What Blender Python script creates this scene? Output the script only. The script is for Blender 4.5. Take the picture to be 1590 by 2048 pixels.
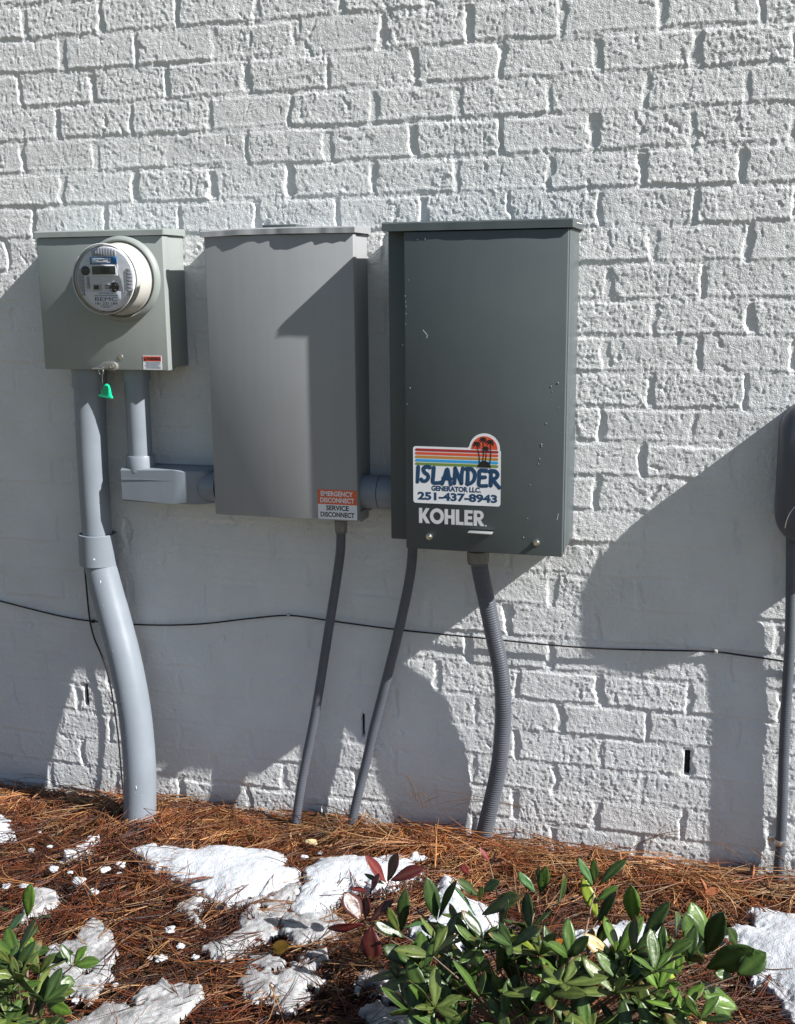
import bpy, bmesh, math, random
import numpy as np
from mathutils import Vector, Matrix, noise as mnoise
for o in list(bpy.data.objects): bpy.data.objects.remove(o)
R = math.radians
S = bpy.context.scene
# ------------------------------------------------------------------ camera
FPX, PIT, YAW, ROL = 2262.07, 0.200194, -0.288528, -0.00926841
CAM = np.array([1.607143, -2.575485, 1.370032])
_d = np.array([math.sin(YAW)*math.cos(PIT), math.cos(YAW)*math.cos(PIT), -math.sin(PIT)])
_r = np.array([math.cos(YAW), -math.sin(YAW), 0.0]); _u = np.cross(_r, _d)
_r2 = math.cos(ROL)*_r+math.sin(ROL)*_u; _u2 = -math.sin(ROL)*_r+math.cos(ROL)*_u
cam = bpy.data.cameras.new('camera'); co = bpy.data.objects.new('camera', cam); S.collection.objects.link(co)
cam.sensor_fit = 'HORIZONTAL'; cam.sensor_width = 36; cam.lens = 36*FPX/1590; cam.clip_start = .05; cam.clip_end = 2000
co.matrix_world = Matrix(((_r2[0], _u2[0], -_d[0], CAM[0]), (_r2[1], _u2[1], -_d[1], CAM[1]), (_r2[2], _u2[2], -_d[2], CAM[2]), (0, 0, 0, 1)))
S.camera = co
# ------------------------------------------------------------------ light
SUN = Vector((5.0, -1.0, 4.2)).normalized()
ELEV = math.asin(SUN.z); AZ = math.atan2(SUN.x, SUN.y)
wd = bpy.data.worlds.new('World'); S.world = wd; wd.use_nodes = True
nt = wd.node_tree; nt.nodes.clear()
sky = nt.nodes.new('ShaderNodeTexSky'); sky.sky_type = 'NISHITA'; sky.sun_disc = False
sky.sun_elevation = ELEV; sky.sun_rotation = AZ; sky.air_density = 1.0; sky.dust_density = .6; sky.ozone_density = 1.0
bg = nt.nodes.new('ShaderNodeBackground'); bg.inputs[1].default_value = .05
wo = nt.nodes.new('ShaderNodeOutputWorld'); nt.links.new(sky.outputs[0], bg.inputs[0]); nt.links.new(bg.outputs[0], wo.inputs[0])
sl = bpy.data.lights.new('sun', 'SUN'); sl.energy = 5.0; sl.angle = R(.53); sl.color = (1, .975, .94)
so = bpy.data.objects.new('sun', sl); S.collection.objects.link(so)
so.rotation_euler = (-SUN).to_track_quat('-Z', 'Y').to_euler(); so.location = (4, -3, 5)
S.view_settings.view_transform = 'Standard'; S.view_settings.look = 'None'; S.view_settings.exposure = .82; S.view_settings.gamma = 1
S.render.engine = 'CYCLES'
S.cycles.max_bounces = 8; S.cycles.transparent_max_bounces = 12

# ------------------------------------------------------------------ helpers
def at(px, py, d=0.0):
    """point on the plane y=-d seen at photo pixel (measuring aid)"""
    D = _d+(px-795)/FPX*_r2-(py-1024)/FPX*_u2
    t = (-d-CAM[1])/D[1]; return Vector(CAM+t*D)
def gpt(px, py, z=.04):
    D = _d+(px-795)/FPX*_r2-(py-1024)/FPX*_u2
    t = (z-CAM[2])/D[2]; return Vector(CAM+t*D)
ORG = {}
def tag(o, label=None, cat=None, group=None, kind=None):
    if label: o['label'] = label
    if cat: o['category'] = cat
    if group: o['group'] = group
    if kind: o['kind'] = kind
    return o
def thing(name, loc, label, cat, group=None):
    o = bpy.data.objects.new(name, None); S.collection.objects.link(o); o.empty_display_size = .05
    o.location = loc; ORG[o.name] = Vector(loc); return tag(o, label, cat, group)
def link(name, me, m=None, parent=None, smooth=None):
    o = bpy.data.objects.new(name, me); S.collection.objects.link(o)
    org = Vector((0, 0, 0))
    if parent is not None:
        o.parent = parent; org = ORG[parent.name]
        me.transform(Matrix.Translation(-org))
    ORG[o.name] = org
    if m is not None and not me.materials: me.materials.append(m)
    if smooth is not None:
        me.polygons.foreach_set('use_smooth', [True]*len(me.polygons))
        if smooth < 180:
            try: me.set_sharp_from_angle(angle=R(smooth))
            except Exception: pass
    return o
def obj(name, bm, m=None, parent=None, smooth=35):
    me = bpy.data.meshes.new(name); bmesh.ops.recalc_face_normals(bm, faces=bm.faces[:]); bm.to_mesh(me); bm.free()
    return link(name, me, m, parent, smooth)
def rebase(o, loc):
    """move a top-level mesh's origin to its base"""
    loc = Vector(loc); o.data.transform(Matrix.Translation(-loc)); o.location = loc; ORG[o.name] = loc; return o
def BM(): return bmesh.new()
def box(bm, x0, x1, y0, y1, z0, z1, bev=0, seg=2):
    t = bmesh.new(); bmesh.ops.create_cube(t, size=1)
    for v in t.verts: v.co = Vector(((x0+x1)/2+v.co.x*(x1-x0), (y0+y1)/2+v.co.y*(y1-y0), (z0+z1)/2+v.co.z*(z1-z0)))
    if bev: bmesh.ops.bevel(t, geom=t.edges[:], offset=bev, segments=seg, affect='EDGES', profile=.5)
    merge(bm, t)
def merge(bm, t, mat=None):
    me = bpy.data.meshes.new('t'); t.to_mesh(me); t.free()
    if mat is not None: me.transform(mat)
    bm.from_mesh(me); bpy.data.meshes.remove(me)
def prism(bm, pts, y0, y1, bev=0):
    """2D outline in x,z extruded between y0 (front) and y1"""
    t = bmesh.new(); vs = [t.verts.new((p[0], y0, p[1])) for p in pts]; f = t.faces.new(vs)
    r = bmesh.ops.extrude_face_region(t, geom=[f])
    for v in [g for g in r['geom'] if isinstance(g, bmesh.types.BMVert)]: v.co.y = y1
    if bev:
        ed = [e for e in t.edges if abs(e.verts[0].co.y-y0) < 1e-6 and abs(e.verts[1].co.y-y0) < 1e-6]
        bmesh.ops.bevel(t, geom=ed, offset=bev, segments=2, affect='EDGES', profile=.5)
    merge(bm, t)
def tube(bm, pts, rad, n=12, cap=True, flat=None, close=False):
    pts = [Vector(p) for p in pts]; N = len(pts)
    if not hasattr(rad, '__len__'): rad = [rad]*N
    T = [(pts[min(i+1, N-1)]-pts[max(i-1, 0)]).normalized() for i in range(N)]
    up = Vector((0, 1, 0)) if abs(T[0].y) < .9 else Vector((1, 0, 0))
    a = (up-T[0]*up.dot(T[0])).normalized(); rings = []
    for i in range(N):
        a = (a-T[i]*a.dot(T[i])).normalized(); b = T[i].cross(a)
        ring = []
        for k in range(n):
            c = 2*math.pi*k/n; v = a*math.cos(c)*rad[i]+b*math.sin(c)*rad[i]
            if flat is not None: v.y *= flat
            ring.append(bm.verts.new(pts[i]+v))
        rings.append(ring)
    for i in range(N-1):
        for k in range(n): bm.faces.new((rings[i][k], rings[i][(k+1) % n], rings[i+1][(k+1) % n], rings[i+1][k]))
    if cap:
        bm.faces.new(rings[0][::-1]); bm.faces.new(rings[-1])
def lathe(bm, prof, cx, cz, n=64, close=True):
    """profile of (radius, y) around the y axis at cx,cz"""
    rings = []
    for r, y in prof:
        if r < 1e-6: rings.append([bm.verts.new((cx, y, cz))])
        else: rings.append([bm.verts.new((cx+r*math.cos(2*math.pi*k/n), y, cz+r*math.sin(2*math.pi*k/n))) for k in range(n)])
    for A, B in zip(rings, rings[1:]):
        for k in range(n):
            a0, a1 = A[k % len(A)], A[(k+1) % n % len(A)]; b0, b1 = B[k % len(B)], B[(k+1) % n % len(B)]
            if len(A) == 1: bm.faces.new((a0, b1, b0))
            elif len(B) == 1: bm.faces.new((a0, a1, b0))
            else: bm.faces.new((a0, a1, b1, b0))
def spline(P, n=12):
    P = [Vector(p) for p in P]; out = []
    Q = [P[0]*2-P[1]]+P+[P[-1]*2-P[-2]]
    for i in range(1, len(Q)-2):
        for k in range(n):
            t = k/n; out.append(.5*((2*Q[i])+(Q[i+1]-Q[i-1])*t+(2*Q[i-1]-5*Q[i]+4*Q[i+1]-Q[i+2])*t*t+(3*Q[i]-Q[i-1]-3*Q[i+1]+Q[i+2])*t**3))
    out.append(P[-1]); return out
def resample(P, step):
    out = [P[0]]; acc = 0
    for a, b in zip(P, P[1:]):
        L = (b-a).length; s = step-acc
        while s <= L: out.append(a.lerp(b, s/L)); s += step
        acc = L-(s-step)
    return out
def text(name, s, x0, x1, z0, z1, y, m, parent, bold=0., thick=.00015, shear=0.):
    cu = bpy.data.curves.new(name, 'FONT'); cu.body = s; cu.size = 1; cu.extrude = .02; cu.offset = bold; cu.shear = shear; cu.resolution_u = 4
    o = bpy.data.objects.new('tmp', cu); S.collection.objects.link(o)
    dg = bpy.context.evaluated_depsgraph_get(); me = bpy.data.meshes.new_from_object(o.evaluated_get(dg))
    bpy.data.objects.remove(o); me.name = name; me.materials.clear()
    n = len(me.vertices); c = np.zeros(n*3); me.vertices.foreach_get('co', c); c = c.reshape(-1, 3)
    mn, mx = c.min(0), c.max(0); q = np.zeros_like(c)
    q[:, 0] = x0+(c[:, 0]-mn[0])/(mx[0]-mn[0])*(x1-x0); q[:, 2] = z0+(c[:, 1]-mn[1])/(mx[1]-mn[1])*(z1-z0)
    q[:, 1] = y-(c[:, 2]-mn[2])/(mx[2]-mn[2])*thick
    me.vertices.foreach_set('co', q.ravel()); me.update()
    return link(name, me, m, parent)
# ------------------------------------------------------------------ materials
def mat(name, col, rough=.5, metal=0, bump=None, var=None, spec=.5, sub=0, vcol=False, trans=0, noise_scale=30):
    m = bpy.data.materials.new(name); m.use_nodes = True; n = m.node_tree.nodes; l = m.node_tree.links; p = n['Principled BSDF']
    p.inputs['Base Color'].default_value = (*col, 1); p.inputs['Roughness'].default_value = rough; p.inputs['Metallic'].default_value = metal
    p.inputs['Specular IOR Level'].default_value = spec
    tc = n.new('ShaderNodeTexCoord')
    if sub: p.inputs['Subsurface Weight'].default_value = sub; p.inputs['Subsurface Scale'].default_value = .01
    if trans: p.inputs['Transmission Weight'].default_value = trans
    src = None
    if vcol:
        a = n.new('ShaderNodeAttribute'); a.attribute_name = 'Col'; src = a.outputs['Color']
    if var:  # (scale, amount, detail)
        t = n.new('ShaderNodeTexNoise'); t.inputs['Scale'].default_value = var[0]; t.inputs['Detail'].default_value = 6
        l.new(tc.outputs['Object'], t.inputs['Vector'])
        mp = n.new('ShaderNodeMapRange'); mp.inputs[1].default_value = .3; mp.inputs[2].default_value = .7
        mp.inputs[3].default_value = 1-var[1]; mp.inputs[4].default_value = 1+var[1]; l.new(t.outputs[0], mp.inputs[0])
        mx = n.new('ShaderNodeVectorMath'); mx.operation = 'SCALE'; l.new(mp.outputs[0], mx.inputs['Scale'])
        if src: l.new(src, mx.inputs[0])
        else: mx.inputs[0].default_value = col
        src = mx.outputs[0]
        rr = n.new('ShaderNodeMapRange'); rr.inputs[3].default_value = rough*.85; rr.inputs[4].default_value = min(1, rough*1.2)
        l.new(t.outputs[0], rr.inputs[0]); l.new(rr.outputs[0], p.inputs['Roughness'])
    if src: l.new(src, p.inputs['Base Color'])
    if bump:  # list of (scale, distance)
        prev = None
        for sc, dist in bump:
            t = n.new('ShaderNodeTexNoise'); t.inputs['Scale'].default_value = sc; t.inputs['Detail'].default_value = 4
            l.new(tc.outputs['Object'], t.inputs['Vector']); b = n.new('ShaderNodeBump'); b.inputs['Distance'].default_value = dist
            l.new(t.outputs[0], b.inputs['Height'])
            if prev: l.new(prev, b.inputs['Normal'])
            prev = b.outputs[0]
        l.new(prev, p.inputs['Normal'])
    return m
M = {}
M['brick'] = mat('white_paint_on_brick', (.72, .735, .735), .62, bump=[(330, .0022), (700, .0012)], var=(9, .045), spec=.4)
def streaks(m, amt=.07, dust=.05):
    n = m.node_tree.nodes; l = m.node_tree.links; p = n['Principled BSDF']; src = p.inputs['Base Color'].links[0].from_socket
    tc = n.new('ShaderNodeTexCoord'); mp = n.new('ShaderNodeMapping'); mp.inputs['Scale'].default_value = (55, 55, 2.2); l.new(tc.outputs['Object'], mp.inputs[0])
    t = n.new('ShaderNodeTexNoise'); t.inputs['Scale'].default_value = 1; t.inputs['Detail'].default_value = 5; l.new(mp.outputs[0], t.inputs['Vector'])
    r = n.new('ShaderNodeMapRange'); r.inputs[1].default_value = .35; r.inputs[2].default_value = .7; r.inputs[3].default_value = 1-amt; r.inputs[4].default_value = 1+amt; l.new(t.outputs[0], r.inputs[0])
    v = n.new('ShaderNodeVectorMath'); v.operation = 'SCALE'; l.new(src, v.inputs[0]); l.new(r.outputs[0], v.inputs['Scale'])
    t2 = n.new('ShaderNodeTexNoise'); t2.inputs['Scale'].default_value = 260; t2.inputs['Detail'].default_value = 3; l.new(tc.outputs['Object'], t2.inputs['Vector'])
    r2 = n.new('ShaderNodeMapRange'); r2.inputs[1].default_value = .62; r2.inputs[2].default_value = .72; r2.inputs[3].default_value = 0; r2.inputs[4].default_value = dust; l.new(t2.outputs[0], r2.inputs[0])
    a = n.new('ShaderNodeVectorMath'); a.operation = 'ADD'; l.new(v.outputs[0], a.inputs[0]); l.new(r2.outputs[0], a.inputs[1]); l.new(a.outputs[0], p.inputs['Base Color'])
M['hole_shade'] = mat('painted_cavity_shade', (.006, .006, .006), .9)  # near-black colour standing in for the shade inside openings
M['meterbox'] = mat('grey_green_enamel', (.27, .295, .285), .44, bump=[(900, .00012), (5, .0008)], var=(6, .05))
M['midbox'] = mat('light_grey_enamel', (.295, .305, .315), .46, bump=[(900, .00012), (3, .0005)], var=(5, .04))
M['genbox'] = mat('dark_slate_enamel', (.080, .096, .101), .42, bump=[(900, .00012), (4, .0012)], var=(6, .06))
for k_, d_ in (('meterbox', .03), ('midbox', .03), ('genbox', .02)): streaks(M[k_], .022, d_)
M['pvc'] = mat('grey_pvc', (.215, .245, .28), .38, bump=[(300, .0002), (12, .0008)], var=(14, .06))
M['pvcdark'] = mat('flexible_grey_pvc', (.085, .093, .112), .38, bump=[(500, .0002)], var=(20, .1))
M['connector'] = mat('dull_connector', (.20, .195, .18), .5, bump=[(400, .0003)], var=(60, .15))
M['black'] = mat('black_rubber', (.012, .013, .016), .5, bump=[(300, .0002)])
M['steel'] = mat('zinc_steel', (.62, .60, .52), .32, 1, bump=[(400, .0003)], var=(90, .2))
M['strap'] = mat('galvanised_strap', (.75, .76, .78), .3, 1, bump=[(300, .0004)], var=(80, .15))
M['darkplastic'] = mat('dark_rounded_enamel', (.085, .09, .112), .40, bump=[(700, .0002)], var=(8, .08))
M['white'] = mat('sticker_white', (.78, .79, .82), .4, var=(30, .03))
M['navy'] = mat('navy_ink', (.012, .055, .13), .4, var=(50, .1))
M['ink'] = mat('black_ink', (.012, .012, .014), .45)
M['orange'] = mat('orange_red_ink', (.72, .13, .045), .42, var=(30, .05))
M['warnred'] = mat('warning_red_ink', (.62, .06, .025), .42)
M['s1'] = mat('maroon_ink', (.36, .03, .03), .4); M['s2'] = mat('red_ink', (.66, .09, .04), .4); M['s3'] = mat('ochre_ink', (.5, .24, .05), .4)
M['s4'] = mat('sky_blue_ink', (.03, .36, .72), .4); M['s5'] = mat('leaf_green_ink', (.17, .27, .05), .4)
M['silver'] = mat('silver_lettering', (.66, .67, .70), .34, .15, var=(60, .05))
M['offwhite'] = mat('off_white_plastic', (.50, .49, .455), .42, var=(12, .04), bump=[(300, .0002)])
M['plate'] = mat('meter_plate_grey', (.66, .67, .71), .3, var=(40, .06), bump=[(60, .0006)])
M['platelight'] = mat('meter_plate_label', (.76, .79, .88), .35, var=(50, .04))
M['platemid'] = mat('meter_rib_grey', (.36, .365, .40), .35)
M['lcd'] = mat('lcd_dark', (.035, .038, .034), .2)
M['blue'] = mat('blue_label', (.01, .13, .32), .4)
M['gloss'] = mat('dark_port', (.03, .028, .028), .2)
M['drop'] = mat('water_drop', (.22, .26, .28), .08, spec=.7)
M['rim'] = mat('milky_rim', (.70, .70, .70), .2)
M['sealgreen'] = mat('green_seal_plastic', (.01, .62, .30), .3, sub=.1)
m = bpy.data.materials.new('clear_cover'); m.use_nodes = True; n = m.node_tree.nodes; l = m.node_tree.links; n.clear()
tr = n.new('ShaderNodeBsdfTransparent'); gl = n.new('ShaderNodeBsdfGlossy'); gl.inputs['Roughness'].default_value = .04; fr = n.new('ShaderNodeFresnel'); fr.inputs[0].default_value = 1.28
tr.inputs[0].default_value = (.96, .97, .98, 1)
mx = n.new('ShaderNodeMixShader'); ou = n.new('ShaderNodeOutputMaterial'); l.new(fr.outputs[0], mx.inputs[0]); l.new(tr.outputs[0], mx.inputs[1]); l.new(gl.outputs[0], mx.inputs[2]); l.new(mx.outputs[0], ou.inputs[0])
M['clear'] = m
M['straw'] = mat('pine_needles', (.3, .1, .03), .42, vcol=True, spec=.5)
M['snow'] = mat('fresh_snow', (.50, .52, .555), .6, bump=[(70, .0018), (300, .0022)], var=(28, .07), sub=.25)
M['ice'] = mat('wet_granular_snow', (.39, .39, .395), .30, bump=[(140, .0018), (420, .002)], var=(26, .16), sub=.3, spec=.5)
def icy(m):
    n = m.node_tree.nodes; l = m.node_tree.links; p = n['Principled BSDF']; tc = n.new('ShaderNodeTexCoord'); t = n.new('ShaderNodeTexNoise'); t.inputs['Scale'].default_value = 38; t.inputs['Detail'].default_value = 6; t.inputs['Roughness'].default_value = .65
    l.new(tc.outputs['Object'], t.inputs['Vector']); r = n.new('ShaderNodeMapRange'); r.inputs[1].default_value = .34; r.inputs[2].default_value = .56; r.inputs[3].default_value = .45; r.inputs[4].default_value = 1; l.new(t.outputs[0], r.inputs[0]); l.new(r.outputs[0], p.inputs['Alpha'])
icy(M['ice'])
M['leaf'] = mat('glossy_leaf', (.04, .1, .02), .36, vcol=True, spec=.42, bump=[(120, .0006)])
M['stem'] = mat('twig_bark', (.16, .105, .07), .6, bump=[(200, .001)], var=(60, .3))
M['deadleaf'] = mat('dead_leaf', (.30, .10, .035), .6, bump=[(80, .001)], var=(40, .25))
M['yellow'] = mat('yellow_leaf', (.72, .38, .05), .5, var=(60, .25))
M['foam'] = mat('tan_chip', (.72, .56, .30), .7, bump=[(200, .002)], var=(60, .15))
M['brickchip'] = mat('brick_chip', (.42, .12, .06), .8, bump=[(150, .003)], var=(60, .2))
m = mat('soil_and_straw', (.05, .025, .014), .9, bump=[(40, .02), (150, .01)], var=(7, .5)); M['soil'] = m
M['yard'] = mat('dormant_lawn', (.13, .115, .06), .95, bump=[(30, .02)], var=(1.5, .3))

# ------------------------------------------------------------------ noise for height fields
def vnoise(X, Y, cell, seed):
    rs = np.random.RandomState(seed); T = rs.rand(256, 256)
    x = X/cell; y = Y/cell; xi = np.floor(x).astype(int); yi = np.floor(y).astype(int); fx = x-xi; fy = y-yi
    fx = fx*fx*(3-2*fx); fy = fy*fy*(3-2*fy)
    g = lambda a, b: T[a % 256, b % 256]
    return ((g(xi, yi)*(1-fx)+g(xi+1, yi)*fx)*(1-fy)+(g(xi, yi+1)*(1-fx)+g(xi+1, yi+1)*fx)*fy)*2-1
def sstep(a, b, x):
    t = np.clip((x-a)/(b-a), 0, 1); return t*t*(3-2*t)
def grid_mesh(name, P, mask=None):
    """P: (nz,nx,3)"""
    nz, nx = P.shape[:2]; idx = np.arange(nz*nx).reshape(nz, nx)
    q = np.stack([idx[:-1, :-1], idx[:-1, 1:], idx[1:, 1:], idx[1:, :-1]], -1)
    if mask is not None:
        mm = mask[:-1, :-1] & mask[:-1, 1:] & mask[1:, 1:] & mask[1:, :-1]; q = q[mm]
    q = q.reshape(-1, 4); used = np.unique(q); rm = np.zeros(nz*nx, int); rm[used] = np.arange(len(used)); V = P.reshape(-1, 3)[used]; q = rm[q]
    me = bpy.data.meshes.new(name); me.vertices.add(len(V)); me.vertices.foreach_set('co', V.ravel())
    me.loops.add(q.size); me.loops.foreach_set('vertex_index', q.ravel().astype(np.int32)); me.polygons.add(len(q))
    me.polygons.foreach_set('loop_start', np.arange(0, q.size, 4, dtype=np.int32)); me.polygons.foreach_set('loop_total', np.full(len(q), 4, np.int32))
    me.polygons.foreach_set('use_smooth', np.ones(len(q), bool)); me.update(calc_edges=True); return me

# ------------------------------------------------------------------ brick wall
BH, BL = .0792839, .2032
WEEPS = [(-.052, .269, .0030), (.746, .266, .0017), (1.547, .257, .0042)]
def axis(lo, a, b, hi, fine, coarse):
    return np.concatenate([np.arange(lo, a, coarse), np.arange(a, b, fine), np.arange(b, hi+coarse, coarse)])
def build_wall():
    xs = axis(-3.2, -.42, 1.86, 5.0, .0023, .014); zs = axis(-.15, -.04, 2.10, 3.2, .0023, .014)
    X, Z = np.meshgrid(xs, zs); rs = np.random.RandomState(5)
    wob = vnoise(X, Z, .05, 1)*.0026+vnoise(X, Z, .018, 2)*.0014+vnoise(X, Z, .007, 51)*.0009
    k = (2.12-Z+wob)/BH                      # bed joint k at integer
    row = np.floor(k).astype(int); fz = (k-row)*BH
    dv = np.minimum(fz, BH-fz)
    RO = np.where(np.arange(-40, 60) % 2 == 0, 0.0, .105)+rs.uniform(-.006, .006, 100)
    for r_, o_ in {2: 0., 3: .077, 4: -.022, 5: .074, 6: -.024, 7: .092, 8: .002, 9: .114, 10: .009, 11: .110, 12: .009, 13: .107, 21: .124, 22: .025, 23: .124, 24: .020, 25: .12, 26: .02}.items(): RO[r_+40] = o_
    jit = rs.uniform(-.004, .004, (100, 64))
    ro = RO[row+40]
    wx = vnoise(X, Z+row*1.7, .03, 3)*.006+vnoise(X, Z, .012, 4)*.0022+vnoise(X, Z, .006, 52)*.0012
    u = (X-ro+wx)/BL; j = np.round(u).astype(int); dh = (u-j)*BL+jit[row+40, j % 64]
    b = np.floor((X-ro)/BL).astype(int)
    # head joints
    st = rs.uniform(.35, 1.25, (100, 64))[row+40, j % 64]; wd_ = rs.uniform(.0035, .0090, (100, 64))[row+40, j % 64]
    hj = 1-sstep(0, 1, (np.abs(dh)-wd_*(1+.45*vnoise(X, Z, .022, 8)))/.0065+.25)
    vv = sstep(.004, .014, dv+.004*vnoise(X, Z, .02, 9))
    H = -.0041*st*hj*(.35+.65*vv)
    # bed joints
    bs = .35+.65*sstep(-.5, .5, vnoise(X, Z, .09, 11))
    bj = 1-sstep(.0030, .0085, dv+.0016*vnoise(X, Z, .012, 12))
    H -= .0013*bj*bs
    # asymmetry: slight lip above joint
    H += .0007*np.exp(-((fz-(BH-.011))/.004)**2)*(1-hj)
    # bricks: offsets and tilts
    bo = rs.uniform(-.0007, .0007, (100, 64))[row+40, b % 64]; tx = rs.uniform(-.009, .009, (100, 64))[row+40, b % 64]; tz = rs.uniform(-.018, .018, (100, 64))[row+40, b % 64]
    H += (1-hj)*(1-bj)*(bo+tx*((u-np.floor(u))-.5)*BL*.6+tz*(fz-BH/2))
    # grain of hand-made brick under paint
    n1 = vnoise(X, Z, .017, 21); n2 = vnoise(X, Z, .008, 22); n3 = vnoise(X, Z, .0042, 23); n4 = vnoise(X, Z, .028, 24)
    face = 1-.55*hj
    n5 = np.abs(vnoise(X, Z, .0055, 25))-.3; n6 = np.abs(vnoise(X*1.3, Z*.8, .011, 26))-.3
    gv = rs.uniform(.55, 1.35, (100, 64))[row+40, b % 64]; gv = gv*(1-hj)+hj
    n7 = vnoise(X*1.2, Z*.6, .0065, 27); n8 = vnoise(X, Z, .0033, 28)
    H += face*(.00022*n1+.0003*gv*n2+.00046*gv*n3+.0003*n4-.00062*gv*n5-.0004*n6+.00028*gv*n7+.00026*n8)
    # creases: thin ridges and folds
    rg = 1-np.abs(vnoise(X+.3*Z, Z, .021, 31)+.3*n2); H += .0008*np.clip(rg-.86, 0, 1)/.14*sstep(0, .3, vnoise(X, Z, .06, 32))*face
    rg = 1-np.abs(vnoise(X, Z*.45, .016, 33)+.35*n2); H -= .0011*np.clip(rg-.88, 0, 1)/.12*sstep(.0, .35, vnoise(X, Z, .07, 34))*face
    # dents and lumps
    nb = 1900; cx = rs.uniform(-.6, 2.1, nb); cz = rs.uniform(-.1, 2.15, nb)
    for i in range(nb):
        a = rs.uniform(.0018, .0075); c = a*rs.uniform(1.2, 3.6); dp = rs.uniform(.0003, .0014)*(-1 if rs.rand() < .68 else .6)*(1.7 if rs.rand() < .12 else 1); an = rs.normal(.15, .5)
        i0, i1 = np.searchsorted(xs, [cx[i]-.03, cx[i]+.03]); k0, k1 = np.searchsorted(zs, [cz[i]-.03, cz[i]+.03])
        if i1 <= i0 or k1 <= k0: continue
        dx = X[k0:k1, i0:i1]-cx[i]; dz = Z[k0:k1, i0:i1]-cz[i]
        p = (dx*math.cos(an)+dz*math.sin(an))/a; q = (-dx*math.sin(an)+dz*math.cos(an))/c
        p = p+.35*q*q*(.5 if i % 2 else -.5); rr = np.sqrt(p*p+q*q)+.5*n2[k0:k1, i0:i1]+.3*n3[k0:k1, i0:i1]
        H[k0:k1, i0:i1] += dp*(1-sstep(.55, 1.15, rr))*(1+.5*np.clip(p, -1, 1))
    for x_, z_, w_ in WEEPS:
        hz = .0285+.002*n1
        m_ = (1-sstep(w_, w_+.0028, np.abs(X-x_+.0008*n2)))*(1-sstep(hz-.002, hz+.003, np.abs(Z-z_)))
        H = H*(1-m_)-.03*m_
    P = np.stack([X, -H, Z], -1)
    # returns the sheet over its edges so the wall has thickness
    P = np.pad(P, ((2, 2), (2, 2), (0, 0)), mode='edge')
    P[:2, :, 1] = .10; P[-2:, :, 1] = .10; P[:, :2, 1] = .10; P[:, -2:, 1] = .10
    P[1, 1:-1, 1] = P[2, 1:-1, 1]; P[-2, 1:-1, 1] = P[-3, 1:-1, 1]; P[1:-1, 1, 1] = P[1:-1, 2, 1]; P[1:-1, -2, 1] = P[1:-1, -3, 1]
    me = grid_mesh('brickwork', P)
    w = thing('brick_wall', (.75, 0, -.15), 'white painted brick wall with rough bricks, deep vertical joints and three dark slots', 'wall')
    link('painted_brickwork', me, M['brick'], w)
    for x_, z_, w_ in WEEPS:
        bm = BM(); box(bm, x_-w_-.0012, x_+w_+.0012, .009, .028, z_-.026, z_+.026); obj('weep_hole_shade', bm, M['hole_shade'], w)  # dark insert in each recess, painting in the shade of the slot
build_wall()

# ------------------------------------------------------------------ ground
GX = [-3, -.4, -.1, .2, .55, .9, 1.2, 1.5, 1.8, 4]; GZ = [-.025, -.025, -.02, -.006, -.006, .018, .006, .006, .006, .0]
def top_h(x, y):
    """straw surface"""
    x = np.asarray(x, float); y = np.asarray(y, float)
    b = np.interp(x, GX, GZ); f = sstep(-.45, -.02, y)
    m = np.clip(1-sstep(.4, 1.4, -y), 0, 1)
    return b*f+.012*(1-f)+.010*vnoise(x, y, .17, 71)*m+.006*vnoise(x, y, .07, 72)*m
def build_ground():
    xs = np.concatenate([-np.geomspace(700, 1.2, 26), np.arange(-1.1, 2.9, .03), np.geomspace(3, 700, 26)])
    ys = np.concatenate([-np.geomspace(700, 1.7, 26), np.arange(-1.65, .03, .03)])
    ys = np.append(ys, .06)
    X, Y = np.meshgrid(xs, ys); Z = top_h(X, Y)-.028
    o = link('ground', grid_mesh('ground', np.stack([X, Y, Z], -1)), M['soil']); o.data.materials.append(M['yard'])
    mi = np.array([1 if p.center.y < -1.75 or abs(p.center.x-.9) > 2.2 else 0 for p in o.data.polygons], np.int32); o.data.polygons.foreach_set('material_index', mi)
    tag(o, kind='structure')
build_ground()

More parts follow.
